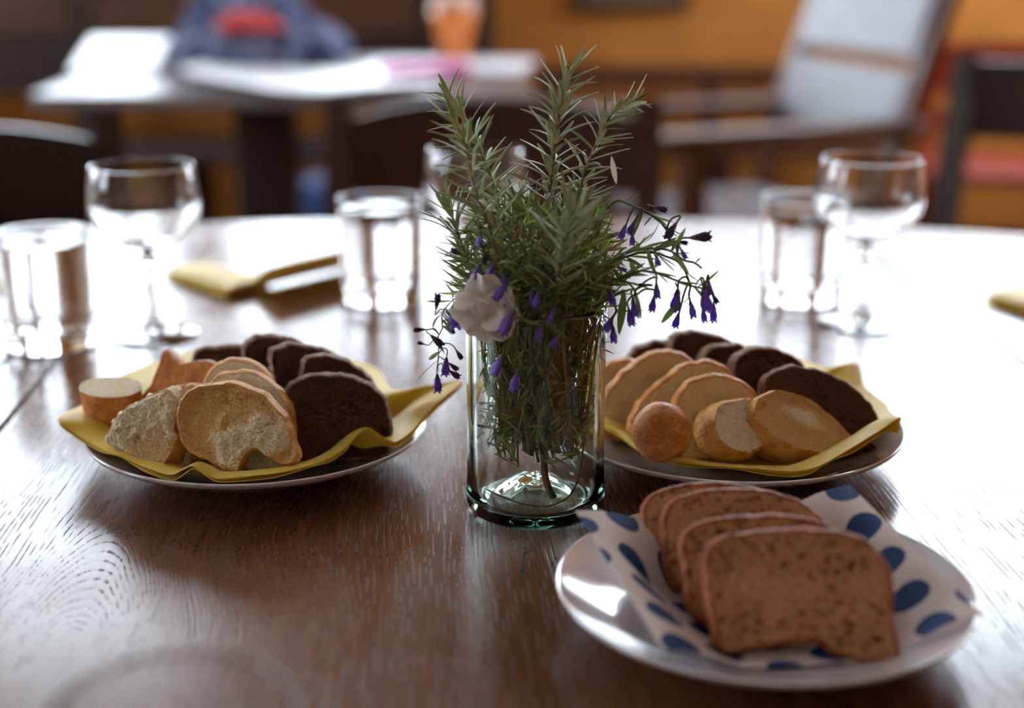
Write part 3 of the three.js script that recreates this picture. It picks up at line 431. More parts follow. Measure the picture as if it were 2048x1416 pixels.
    const G = new THREE.BufferGeometry(); G.setAttribute('position', new THREE.Float32BufferAttribute(pos, 3)); G.setAttribute('uv', new THREE.Float32BufferAttribute(uv, 2)); G.setAttribute('color', new THREE.Float32BufferAttribute(col, 3)); G.setIndex(idx); G.computeVertexNormals(); return G;
  };
  obj(b.kind === 'heel' ? 'crust_face' : 'crumb', [face(true), face(false)], cm, g);
  let len = 0; const L = [0]; for (let i = 0; i < N; i++) { len += E[i].distanceTo(E[(i + 1) % N]); L.push(len); }
  const prof = [[1, 0], [0.45, 0.00035], [0.0, -0.0004], [-0.35, -0.22], [-0.5, -0.5], [-0.35, -0.78], [0.0, -1], [0.45, -1], [1, -1]];   // from the front rim over the side to the back rim
  const K = 16, sideAt = (f) => { const t = f * (prof.length - 1), i = Math.min(prof.length - 2, Math.floor(t)), k = t - i; return [mix(prof[i][0], prof[i + 1][0], k), mix(prof[i][1], prof[i + 1][1], k)]; };
  obj('crust', grid(N, K, (u, v) => {
    const i = Math.round(u * N), a = E[i % N], q = inner[i % N], [w, zz] = sideAt(v), bulge = 0.0016 + 0.08 * b.t, shag = b.torn === 2 ? 0.0065 : rough * 0.7;
    let x, y; if (w >= 0) { x = mix(a.x, q.x, w); y = mix(a.y, q.y, w); } else { const l = Math.max(1e-4, a.distanceTo(cen)), d = (-w / 0.5) * bulge * 0.6 + shag * (f3(a.x * (shag > 0.005 ? 130 : 240), a.y * (shag > 0.005 ? 130 : 240), zz * b.t * 240 + bi, 3) - 0.5); x = a.x + (a.x - cen.x) / l * d; y = a.y + (a.y - cen.y) / l * d; }
    return [x, y, zz <= -1 ? -b.t : zz > -0.001 && zz <= 0.001 ? zz : zz * b.t, L[i], zz * b.t + w * rim];
  }, true), km, g);
  if (b.torn === 2) { const m = g.children[1], P = m.geometry.attributes.position, c = new Float32Array(P.count * 3); m.name = 'torn_edge'; m.material = whiteCrumbM;
    for (let i = 0; i < P.count; i++) { const q = sm(-0.3, 0.5, (P.getX(i) - cen.x) / size - (P.getY(i) - cen.y) / size + 1.2 * (f2(P.getX(i) * 140, P.getY(i) * 140, 2, 2) - 0.5)); c.set([mix(1, 0.74, q), mix(0.97, 0.44, q), mix(0.92, 0.17, q)], i * 3); }
    m.geometry.setAttribute('color', new THREE.BufferAttribute(c, 3)); }
});
{ // a short end of baguette standing on its crust, and the round knob of a loaf
  const c = [-0.239,0.7735,-0.064], t = thing('baguette_piece', 'short baguette piece standing with its cut face up, leftmost on the left plate', 'bread', [c[0], 0.7715, c[2] - 0.014], 0, 'slices of light and dark bread');
  t.rotation.set(rad(5), 0, rad(-2));
  const rim = (a, h) => (0.0148 + 0.0024 * h) * (1 + 0.10 * Math.cos(2 * a + 0.4) + 0.05 * (n2(Math.cos(a) * 2 + 3, Math.sin(a) * 2, 4) - 0.5));
  obj('crust', grid(72, 14, (u, v) => { const a = u * Math.PI * 2, h = v, r = rim(a, h) * (1 - 0.5 * sm(0.25, 0, v)) + 0.0006 * (n3(Math.cos(a) * 8, Math.sin(a) * 8, v * 6) - 0.5); return [r * Math.cos(a), h * 0.0245, -r * Math.sin(a), u * 0.1, h * 0.025]; }, true), heelCrustM, t);
  const cg = grid(72, 18, (u, v) => { const a = u * Math.PI * 2, r = rim(a, 1) * (1 - v); return [r * Math.cos(a), 0.0245 + (v > 0 ? 0.0016 * (f2(r * Math.cos(a) * 260 + 9, r * Math.sin(a) * 260, 4, 3) - 0.55) : 0), -r * Math.sin(a), r * Math.cos(a), r * Math.sin(a)]; }, true);
  cg.setAttribute('color', new THREE.Float32BufferAttribute(new Float32Array(cg.attributes.position.count * 3).fill(1), 3));
  obj('crumb', cg, whiteCrumbM, t);
  const k = thing('round_bread', 'round golden bread knob at the front of the right plate', 'bread', [0.085,0.784,-0.027], 0, 'slices of light and dark bread');
  k.rotation.set(rad(-12), rad(4), rad(6));
  obj('crust', grid(80, 26, (u, v) => { const a = u * Math.PI * 2, q = v * Math.PI / 2, e = Math.pow(Math.cos(q), 0.72), r = 0.0168 * e * (1 + 0.05 * (n2(Math.cos(a) * 2 + 7, Math.sin(a) * 2, 3) - 0.5)) * (1 + 0.03 * (n3(Math.cos(a) * 6, Math.sin(a) * 6, v * 4) - 0.5)); return [r * Math.cos(a), r * Math.sin(a) * 1.03, 0.0135 * Math.pow(Math.sin(q), 0.9) - 0.004, u * 0.1, v * 0.03]; }, true), heelCrustM, k);
  const kg = grid(80, 12, (u, v) => { const a = -u * Math.PI * 2, r = 0.0168 * (1 - v) * (1 + 0.05 * (n2(Math.cos(a) * 2 + 7, Math.sin(a) * 2, 3) - 0.5)); return [r * Math.cos(a), r * Math.sin(a) * 1.03, -0.004 - 0.003 * sm(0, 0.3, v), r * Math.cos(a), r * Math.sin(a)]; }, true);
  kg.setAttribute('color', new THREE.Float32BufferAttribute(new Float32Array(kg.attributes.position.count * 3).fill(0.9), 3));
  obj('crumb', kg, whiteCrumbM, k);
}

// ---------- the vase ----------
const VX = 0.0128, VZ = -0.002;
{
  const t = thing('glass_vase', 'clear greenish glass vase cut from a bottle, full of green stems', 'vase', [VX, TY, VZ]);
  const o = [[0.0001, 0.0135], [0.008, 0.0120], [0.018, 0.0068], [0.027, 0.0016], [0.0312, 0.0003], [0.0340, 0.0005], [0.0364, 0.0020], [0.0378, 0.0048], [0.0382, 0.0095], [0.0378, 0.022], [0.0374, 0.040], [0.0375, 0.075], [0.0379, 0.108], [0.0380, 0.1140], [0.0376, 0.1160], [0.0366, 0.1170], [0.0356, 0.1166], [0.0349, 0.1150], [0.0347, 0.108], [0.0343, 0.075], [0.0341, 0.040], [0.0341, 0.022], [0.0333, 0.0118], [0.0312, 0.0078], [0.0280, 0.0068], [0.0230, 0.0086], [0.016, 0.0142], [0.008, 0.0185], [0.0001, 0.0198]];
  const c = new THREE.SplineCurve(o.map(([x, y]) => new THREE.Vector2(x, y))), pts = c.getPoints(150).map((p) => [Math.max(0.0001, p.x), p.y]);
  const g = lathe(pts, 128), P = g.attributes.position;
  for (let i = 0; i < P.count; i++) { const x = P.getX(i), y = P.getY(i), z = P.getZ(i), r = Math.hypot(x, z); if (r < 0.003) continue; const k = 1 + 0.005 * (n3(x / r * 1.6 + 3, y * 34, z / r * 1.6) - 0.5); P.setX(i, x * k); P.setZ(i, z * k); if (y > 0.011 && y < 0.024 && r < 0.031) P.setY(i, y + 0.0008 * (n2(x * 210 + 9, z * 210, 3) - 0.5)); }
  g.computeVertexNormals();
  { const Nn = g.attributes.normal, seg = pts.length; for (let j = 0; j < seg; j++) { const a = j, b = 128 * seg + j; const v = V(Nn.getX(a) + Nn.getX(b), Nn.getY(a) + Nn.getY(b), Nn.getZ(a) + Nn.getZ(b)).normalize(); Nn.setXYZ(a, v.x, v.y, v.z); Nn.setXYZ(b, v.x, v.y, v.z); } }
  obj('glass_body', g, vaseM, t);
}

// ---------- rosemary ----------
function needleGeo(L, w, bend, up, under) {
  const n = 9, pos = [], col = [], idx = [], cr = [[-1, -0.55], [-0.72, 0.18], [0, -0.12], [0.72, 0.18], [1, -0.55]];
  for (const [layer, c] of [[0, up], [1, under]]) for (let i = 0; i <= n; i++) {
    const t = i / n, ww = w * Math.pow(Math.sin(Math.PI * (0.06 + 0.92 * Math.pow(t, 0.8))), 0.45), y = L * t * (1 - 0.12 * Math.abs(bend) * t), z0 = bend * L * 0.32 * t * t;
    for (const [cx, cz] of cr) { pos.push(cx * ww * (layer ? 0.97 : 1), y, z0 + cz * w * 0.55 * Math.min(1, ww / w) - (layer ? w * 0.30 * (1 - cx * cx) + 0.00004 : 0)); const e = Math.abs(cx) === 1 ? 1 : 0; col.push(mix(c[0], under[0], 0.75 * e), mix(c[1], under[1], 0.75 * e), mix(c[2], under[2], 0.75 * e)); }
  }
  for (let l = 0; l < 2; l++) for (let i = 0; i < n; i++) for (let k = 0; k < 4; k++) { const a = l * (n + 1) * 5 + i * 5 + k, b = a + 1, c = a + 5, d = c + 1; if (l) idx.push(a, d, b, a, c, d); else idx.push(a, b, d, a, d, c); }
  const g = new THREE.BufferGeometry(); g.setAttribute('position', new THREE.Float32BufferAttribute(pos, 3)); g.setAttribute('color', new THREE.Float32BufferAttribute(col, 3)); g.setIndex(idx); g.computeVertexNormals(); return g;
}
reseed(11);
const needles = [], paleNeedles = [];
for (let i = 0; i < 7; i++) { const k = rr(0.8, 1.2); needles.push(needleGeo(1, 0.060, rr(-0.8, 0.2), [0.19 * k, 0.255 * k, 0.07 * k], [0.62, 0.66, 0.40])); paleNeedles.push(needleGeo(1, 0.058, rr(-0.6, 0.5), [0.22 * k, 0.29 * k, 0.13 * k], [0.46, 0.52, 0.34])); }
function orient(o, p, dir, face) {
  const y = dir.clone().normalize(), z = face.clone().addScaledVector(y, -face.dot(y)).normalize(), x = V(0, 0, 0).crossVectors(y, z);
  o.matrix.makeBasis(x, y, z); o.quaternion.setFromRotationMatrix(o.matrix); o.position.copy(p);
}
function sprig(label, pts, { from = 0.3, nodes = 30, len = 0.018, r = 0.0013, set = needles, wood = stemM, seedN = 1, per = 2, spread = 58, soft = leafM } = {}) {
  reseed(400 + seedN);
  const t = thing('rosemary_sprig', label, 'rosemary'), c = curve(pts);
  obj('stem', tube(pts, r, 48, 7, 0.45), wood, t);
  const Z = V(0, 0, 1);
  for (let i = 0; i < nodes; i++) {
    const k = Math.min(0.995, from + (1 - from) * Math.pow(i / (nodes - 1), 0.92)), p = c.getPointAt(k), tan = c.getTangentAt(k), a = V(0, 0, 0).crossVectors(tan, Z).normalize(), b = V(0, 0, 0).crossVectors(tan, a).normalize();
    for (let m = 0; m < per + (rnd() < 0.6 ? 1 : 0); m++) {
      const phi = i * Math.PI / 2 + m * (2 * Math.PI / per) + rr(-0.5, 0.5), rad3 = a.clone().multiplyScalar(Math.cos(phi)).addScaledVector(b, Math.sin(phi));
      const tipness = sm(0.80, 1, k), ang = rad(mix(spread, 34, tipness) + rr(-16, 14)), dir = tan.clone().multiplyScalar(Math.cos(ang)).addScaledVector(rad3, Math.sin(ang)), L = len * mix(1, 0.78, tipness) * rr(0.66, 1.15);
      const q = new THREE.Mesh(set[Math.floor(rnd() * set.length)], soft); q.name = 'leaf'; q.castShadow = q.receiveShadow = true;
      orient(q, p.clone().addScaledVector(rad3, r * 0.5), dir, tan.clone().multiplyScalar(1).addScaledVector(rad3, -0.5).add(V(rr(-0.5, 0.5), rr(-0.5, 0.5), rr(-0.5, 0.5)))); q.scale.set(mix(L, len, 0.55), L, L); t.add(q);
    }
  }
  return t;
}
sprig('tallest rosemary sprig in the middle of the bouquet', [[0.022,0.76,0.012], [0.018,0.772,0.01], [0.017,0.813,0.002], [0.015,0.857,-0.002], [0.016,0.894,-0.004], [0.018,0.913,-0.004], [0.021,0.941,-0.004], [0.023,0.958,-0.004], [0.025,0.972,-0.003], [0.027,0.983,-0.002], [0.029,0.988,-0.002]], { from: 0.43, nodes: 49, len: 0.0226, r: 0.0021, seedN: 1 });
sprig('rosemary sprig leaning left whose tip reaches highest on the left', [[0.007,0.781,-0.008], [0.005,0.855,-0.008], [-0.001,0.899,-0.012], [-0.007,0.916,-0.014], [-0.013,0.936,-0.016], [-0.019,0.949,-0.018], [-0.026,0.962,-0.02], [-0.034,0.974,-0.021]], { from: 0.36, nodes: 37, len: 0.0220, r: 0.0015, seedN: 2, wood: greenStemM });
sprig('shorter left rosemary sprig standing in front of the left-leaning one', [[0.004,0.8,0.012], [-0.003,0.872,0.014], [-0.008,0.897,0.016], [-0.013,0.914,0.016], [-0.019,0.933,0.018], [-0.021,0.942,0.019], [-0.023,0.953,0.021], [-0.028,0.965,0.024]], { from: 0.38, nodes: 31, len: 0.0226, r: 0.0013, seedN: 3 });
sprig('rosemary sprig on the right whose tip bends to the right', [[0.029,0.793,-0.006], [0.029,0.861,-0.006], [0.034,0.907,-0.008], [0.037,0.933,-0.008], [0.041,0.943,-0.008], [0.046,0.955,-0.008], [0.05,0.963,-0.008], [0.057,0.969,-0.008], [0.065,0.972,-0.008]], { from: 0.40, nodes: 40, len: 0.0189, r: 0.0012, seedN: 4 });
sprig('pale soft sprig nearest the viewer with leaves bent to the right', [[0.022,0.864,0.024], [0.023,0.89,0.04], [0.026,0.906,0.046], [0.028,0.917,0.05], [0.034,0.927,0.052]], { from: 0.35, nodes: 11, len: 0.0256, r: 0.0012, seedN: 5, set: paleNeedles, wood: greenStemM, spread: 46 });
sprig('small rosemary shoot at the far left of the bouquet', [[-0.01,0.841,0], [-0.02,0.88,0.004], [-0.026,0.899,0.006], [-0.03,0.912,0.006], [-0.034,0.923,0.008]], { from: 0.5, nodes: 13, len: 0.0214, r: 0.0011, seedN: 6, wood: greenStemM, spread: 40 });
sprig('short rosemary sprig filling the gap left of the tallest one', [[0.014,0.802,-0.014], [0.011,0.859,-0.014], [0.007,0.886,-0.016], [0.004,0.905,-0.016], [0.002,0.919,-0.016]], { from: 0.42, nodes: 25, len: 0.0220, r: 0.0012, seedN: 7 });
sprig('short rosemary sprig between the tallest and the right one', [[0.023,0.809,0.006], [0.023,0.865,0.008], [0.026,0.892,0.01], [0.029,0.909,0.01], [0.032,0.921,0.01]], { from: 0.42, nodes: 23, len: 0.0220, r: 0.0012, seedN: 8 });

// ---------- purple flowers ----------
function flowerGeo(seedN) {                                    // a drooping tube, 1 long, along +y, with five torn lobes
  reseed(600 + seedN); const ph = rr(0, 6), sq = rr(0.8, 1.1);
  return grid(20, 12, (u, v) => { const a = -u * Math.PI * 2, r = (0.075 + 0.095 * sm(0.05, 0.70, v) - 0.035 * sm(0.72, 0.86, v) + 0.09 * sm(0.84, 1, v) * (0.5 + 0.5 * Math.cos(5 * a + ph))) * (1 + 0.12 * Math.cos(3 * a + ph)), y = v * 0.93 + 0.07 * sm(0.8, 1, v) * Math.cos(5 * a + ph) ; return [r * Math.cos(a), y, r * Math.sin(a) * sq]; }, true);
}
const flowerGs = [0, 1, 2, 3, 4].map(flowerGeo);
const calyxG = (() => { const p = [lathe([[0.012, -0.02], [0.05, 0.03], [0.068, 0.14], [0.06, 0.24], [0.052, 0.25]], 10)]; for (let i = 0; i < 5; i++) { const a = i * 1.2566, g = new THREE.ConeGeometry(0.018, 0.26, 5); g.translate(0, 0.13, 0).rotateZ(-0.55).translate(0.05, 0.16, 0).rotateY(a); p.push(g); } return mergeGeometries(p.map((g) => { const q = g.toNonIndexed(); q.deleteAttribute('uv'); return q; })); })();
function bladeGeo(L, w, bend, c) {
  const g = grid(4, 10, (u, v) => { const ww = w * Math.pow(Math.sin(Math.PI * (0.04 + 0.95 * v)), 0.75), s = 2 * u - 1; return [s * ww, L * v * (1 - 0.15 * Math.abs(bend) * v), bend * L * 0.4 * v * v + 0.25 * ww * s * s]; });
  const n = g.attributes.position.count, col = new Float32Array(n * 3); for (let i = 0; i < n; i++) { const k = Math.abs((i % 5) - 2) === 0 ? 1.25 : 1; col.set([c[0] * k, c[1] * k, c[2] * k], i * 3); }
  g.setAttribute('color', new THREE.Float32BufferAttribute(col, 3)); return g;
}
reseed(21);
const blades = []; for (let i = 0; i < 6; i++) { const k = rr(0.7, 1.3); blades.push(bladeGeo(1, rr(0.09, 0.15), rr(-0.9, 0.9), [0.15 * k, 0.22 * k, 0.05 * k])); }
function flowerStem(label, path, flowers, { leaves = 8, r = 0.00095, seedN = 1, wood = greenStemM, dry = [], from = 0.45 } = {}) {
  reseed(700 + seedN);
  const t = thing('purple_flower_stem', label, 'flowers'), c = curve(path), stems = [tube(path, r, 56, 6, 0.55)];
  const spot = (q) => { let best = null, bd = 9; for (let i = 10; i <= 40; i++) { const p = c.getPointAt(i / 40), d = p.distanceTo(q) + 0.35 * Math.max(0, q.y - p.y); if (d < bd) { bd = d; best = p; } } return best; };
  const bud = (a, b, petal, name) => {
    const A = V(...a), B = V(...b), L = A.distanceTo(B), d = B.clone().sub(A).normalize(), s = spot(A), up = A.clone().addScaledVector(d, -Math.min(0.006, 0.4 * L));
    stems.push(tube([s, s.clone().lerp(up, 0.55).add(V(rr(-1, 1) * 0.0012, 0.0018, rr(-1, 1) * 0.001)), up, A.clone().addScaledVector(d, 0.0004)], r * 0.55, 16, 5));
    const side = V(rr(-1, 1), 0.1, rr(-1, 1)), f = new THREE.Mesh(flowerGs[Math.floor(rnd() * 5)], petal); f.name = name; orient(f, A.clone().addScaledVector(d, 0.10 * L), d, side); f.scale.set(L * 1.35, L * 0.92, L * 1.35); f.castShadow = true; t.add(f);
    const k = new THREE.Mesh(calyxG, petal === petalM ? calyxM : driedM); k.name = 'calyx'; orient(k, A, d, side); k.scale.set(L * 1.5, L * 1.15, L * 1.5); k.castShadow = true; t.add(k);
  };
  for (const [a, b] of flowers) bud(a, b, petalM, 'flower');
  for (const [a, b] of dry) bud(a, b, darkPetalM, 'withered_flower');
  for (let i = 0; i < leaves * 3; i++) {
    const k = rr(from, 0.98), p = c.getPointAt(k), tan = c.getTangentAt(k), q = new THREE.Mesh(blades[Math.floor(rnd() * blades.length)], softLeafM), L = rr(0.008, 0.017); q.name = 'leaf'; q.castShadow = true;
    orient(q, p, tan.clone().multiplyScalar(rr(0.2, 1)).add(V(rr(-0.7, 0.7), rr(-0.8, 0.5), rr(-0.7, 0.7))), V(rr(-1, 1), 1, rr(-0.2, 1))); q.scale.set(L * rr(0.4, 0.85), L, L); t.add(q);
  }
  obj('stem', stems.map((g) => { g.deleteAttribute('uv'); return g; }), wood, t);
  return t;
}
const IN = (x, z, y = 0.80) => [VX + x, y, VZ + z];
flowerStem('topmost arching green flower stem on the right with a dark purple cluster', [IN(.012, .004), IN(.020, .002, .86), [0.043,0.896,0.004], [0.048,0.916,0.004], [0.054,0.922,0.004], [0.061,0.92,0.004], [0.07,0.916,0.005], [0.076,0.912,0.006], [0.082,0.904,0.006]], [[[0.064,0.913,0.006], [0.06,0.905,0.008]], [[0.059,0.91,0.006], [0.056,0.902,0.007]], [[0.062,0.906,0.01], [0.062,0.9,0.012]]], { seedN: 1, dry: [[[0.073,0.919,0.005], [0.08,0.917,0.005]], [[0.085,0.911,0.006], [0.08,0.902,0.006]]], leaves: 9 });
flowerStem('right flower stem whose hooked end holds one small bloom', [IN(.016, .008), IN(.024, .008, .862), [0.046,0.886,0.012], [0.059,0.897,0.016], [0.071,0.9,0.018], [0.081,0.899,0.02], [0.088,0.894,0.02], [0.093,0.893,0.02], [0.097,0.89,0.02]], [[[0.086,0.9,0.02], [0.089,0.895,0.021]], [[0.073,0.897,0.022], [0.075,0.892,0.024]]], { seedN: 2, dry: [[[0.091,0.905,0.016], [0.102,0.906,0.016]], [[0.085,0.903,0.016], [0.09,0.902,0.016]]], leaves: 12 });
flowerStem('right flower stem with two blooms hanging left of the outermost cluster', [IN(.018, .0), IN(.026, .0, .862), [0.048,0.887,-0.004], [0.058,0.89,-0.004], [0.071,0.894,-0.002], [0.08,0.892,0], [0.087,0.889,0], [0.091,0.884,0.002], [0.093,0.879,0.002]], [[[0.087,0.875,0.004], [0.085,0.863,0.006]], [[0.088,0.862,0.004], [0.086,0.854,0.004]], [[0.094,0.868,0.002], [0.096,0.859,0.002]]], { seedN: 3, leaves: 13 });
flowerStem('longest right flower stem ending in the outermost cluster of hanging blooms', [IN(.022, .012), IN(.030, .012, .862), [0.047,0.879,0.018], [0.056,0.886,0.022], [0.065,0.89,0.026], [0.074,0.889,0.028], [0.082,0.886,0.028], [0.09,0.883,0.028], [0.098,0.881,0.028]], [[[0.097,0.882,0.028], [0.1,0.869,0.03]], [[0.1,0.885,0.026], [0.101,0.877,0.026]], [[0.097,0.872,0.03], [0.098,0.864,0.03]], [[0.103,0.873,0.026], [0.103,0.863,0.026]]], { seedN: 4, dry: [[[0.102,0.878,0.026], [0.105,0.873,0.026]]], leaves: 16 });
flowerStem('right flower stem with a pair of blooms hanging just right of the vase rim', [IN(.024, .006), IN(.032, .008, .864), [0.049,0.877,0.014], [0.056,0.883,0.018], [0.061,0.881,0.02], [0.064,0.876,0.02]], [[[0.062,0.874,0.02], [0.064,0.864,0.02]], [[0.06,0.869,0.022], [0.062,0.86,0.022]], [[0.054,0.89,0.018], [0.059,0.888,0.018]], [[0.074,0.882,0.02], [0.075,0.874,0.02]], [[0.073,0.875,0.02], [0.072,0.867,0.02]]], { seedN: 5, leaves: 9, dry: [[[0.07,0.881,0.02], [0.065,0.881,0.02]]] });
flowerStem('drooping flower stem with a broad leaf against the right rim of the vase', [IN(.026, .010), IN(.034, .012, .866), [0.049,0.874,0.02], [0.052,0.872,0.022], [0.054,0.868,0.022]], [[[0.052,0.865,0.022], [0.048,0.857,0.022]], [[0.052,0.86,0.022], [0.053,0.851,0.022]], [[0.05,0.88,0.024], [0.052,0.872,0.026]]], { seedN: 6, leaves: 5 });
flowerStem('thin flower stem hanging down outside the vase on the left', [IN(-.018, .010), IN(-.028, .014, .868), [-0.02,0.879,0.02], [-0.026,0.877,0.022], [-0.032,0.872,0.022], [-0.036,0.866,0.022], [-0.036,0.858,0.022], [-0.038,0.855,0.022], [-0.038,0.847,0.022], [-0.039,0.835,0.022]], [[[-0.03,0.872,0.024], [-0.029,0.859,0.024]], [[-0.034,0.843,0.022], [-0.035,0.833,0.022]], [[-0.039,0.834,0.022], [-0.039,0.824,0.022]], [[-0.026,0.872,0.022], [-0.025,0.863,0.022]]], { seedN: 7, leaves: 9, from: 0.35, r: 0.0006, dry: [[[-0.029,0.847,0.022], [-0.026,0.842,0.022]], [[-0.042,0.855,0.022], [-0.036,0.849,0.022]], [[-0.033,0.84,0.022], [-0.028,0.836,0.022]], [[-0.033,0.836,0.022], [-0.027,0.832,0.022]], [[-0.045,0.858,0.022], [-0.051,0.858,0.022]], [[-0.045,0.85,0.022], [-0.049,0.851,0.022]], [[-0.039,0.869,0.022], [-0.038,0.877,0.022]], [[-0.032,0.86,0.022], [-0.03,0.856,0.022]]] });
flowerStem('flower stem with blooms hanging over the front of the vase glass', [IN(-.006, .012), IN(-.010, .022, .868), [0.004,0.88,0.036], [0.002,0.879,0.042], [0.002,0.869,0.043], [0.002,0.856,0.043], [0.002,0.847,0.043]], [[[-0.002,0.887,0.04], [-0.009,0.879,0.043]], [[0.001,0.875,0.046], [-0.005,0.862,0.047]], [[-0.005,0.851,0.044], [-0.009,0.84,0.044]], [[0.003,0.843,0.044], [0.001,0.832,0.044]]], { seedN: 8, leaves: 5, r: 0.0005, from: 0.3 });
flowerStem('flower stem with a loose group of blooms over the middle of the vase front', [IN(.004, .012), IN(.006, .022, .870), [0.013,0.884,0.036], [0.015,0.881,0.041], [0.018,0.868,0.042], [0.021,0.862,0.042]], [[[0.01,0.884,0.04], [0.01,0.876,0.042]], [[0.013,0.883,0.042], [0.012,0.875,0.044]], [[0.015,0.866,0.042], [0.013,0.858,0.042]], [[0.023,0.861,0.042], [0.02,0.854,0.042]], [[0.022,0.876,0.042], [0.018,0.867,0.042]]], { seedN: 9, leaves: 7, r: 0.0005, from: 0.3 });
flowerStem('upright flower stem among the rosemary on the left with four small blooms', [IN(-.012, .008), IN(-.018, .014, .866), [-0.01,0.878,0.028], [-0.012,0.891,0.03], [-0.015,0.904,0.03], [-0.016,0.911,0.03]], [[[-0.016,0.912,0.03], [-0.016,0.903,0.03]], [[-0.016,0.895,0.032], [-0.02,0.885,0.034]], [[-0.008,0.897,0.034], [-0.012,0.89,0.036]], [[-0.005,0.892,0.036], [-0.003,0.885,0.036]], [[0.015,0.887,0.032], [0.016,0.882,0.034]]], { seedN: 10, leaves: 10, dry: [[[-0.012,0.902,0.03], [-0.014,0.894,0.03]], [[-0.025,0.898,0.026], [-0.031,0.901,0.026]]] });
{ // the broad leaf by the rim and a few big loose leaves
  reseed(31);
  const t = thing('broad_leaf', 'broad green leaf hanging beside the right rim of the vase', 'leaf');
  const q = obj('blade', bladeGeo(0.024, 0.0026, 0.15, [0.085, 0.15, 0.03]), softLeafM, t); orient(q, V(...[0.057,0.88,0.026]), V(...[0.054,0.856,0.026]).sub(V(...[0.057,0.88,0.026])), V(0.6, 0.1, 1));
  obj('stalk', [tube([IN(.030, .012, .866), [0.051,0.875,0.022], [0.057,0.88,0.026]], 0.0006, 14, 5)], greenStemM, t);
  const t2 = thing('broad_leaf', 'curved green leaf under the outermost purple blooms', 'leaf');
  const q2 = obj('blade', bladeGeo(0.0145, 0.0017, 0.5, [0.12, 0.19, 0.05]), softLeafM, t2); orient(q2, V(...[0.087,0.869,0.01]), V(-0.7, -0.75, 0), V(0.3, 0.2, 1));
  obj('stalk', [tube([[0.085,0.88,0.01], [0.087,0.875,0.01], [0.087,0.869,0.01]], 0.0004, 10, 5)], greenStemM, t2);
  const t3 = thing('pale_petal', 'pale dried petal standing up right of the bent rosemary tip', 'petal');
  const q3 = obj('blade', bladeGeo(0.0155, 0.0016, 0.3, [0.72, 0.60, 0.52]), softLeafM, t3); orient(q3, V(...[0.054,0.93,-0.002]), V(...[0.05,0.946,-0.002]).sub(V(...[0.054,0.93,-0.002])), V(0.4, 0, 1));
  obj('stalk', [tube([[0.046,0.92,-0.002], [0.051,0.924,-0.002], [0.054,0.93,-0.002]], 0.0005, 12, 5)], driedM, t3);
}
// ---------- white flower ----------
{
  reseed(41);
  const c = V(...[-0.012,0.872,0.036]), t = thing('white_flower', 'crumpled white blossom on the front left rim of the vase', 'flower', c.toArray());
  const petal = (L, w, cup, ru, s) => sheet(14, 16, (u, v) => { const a = 2 * u - 1, ww = w * Math.pow(Math.sin(Math.PI * (0.10 + 0.74 * v)), 0.7), wave = ru * v * v * (Math.sin(a * 4.2 + s) * 0.5 + Math.sin(a * 9 + s * 2) * 0.2) + 0.0022 * (f2(a * 3 + s * 7, v * 4, s, 3) - 0.5); return [a * ww, L * v * (1 - 0.10 * a * a), cup * L * v * v - 0.35 * cup * ww * a * a + wave]; }, 0.00025);
  const dirs = [[-1, 0.25, 0.35], [-0.75, -0.55, 0.5], [-0.1, -1, 0.45], [0.65, -0.75, 0.5], [0.95, -0.05, 0.4], [0.75, 0.65, 0.25], [-0.15, 1, 0.25], [-0.75, 0.7, 0.2], [-0.25, 0.25, 1], [0.35, -0.2, 1], [0.1, 0.5, 0.9]];
  dirs.forEach(([x, y, z], i) => { const inn = i > 7, q = obj('petal', petal(inn ? rr(0.009, 0.012) : rr(0.0155, 0.021), inn ? 0.007 : rr(0.0075, 0.0105), inn ? -0.5 : rr(-0.25, 0.6), inn ? 0.005 : 0.0062, i + 1), whitePetalM, t); orient(q, V(rr(-1, 1) * 0.001, rr(-1, 1) * 0.001, inn ? 0.002 : 0), V(x, y, z * (inn ? 1 : rr(0.2, 1.1))), V(-x * 0.4, -y * 0.4, 1)); });
  obj('stalk', tube([[0.008, -0.052, -0.022], [0.006, -0.02, -0.018], [0.002, -0.002, -0.010], [0, 0, 0]], 0.0011, 20, 6), greenStemM, t);
}
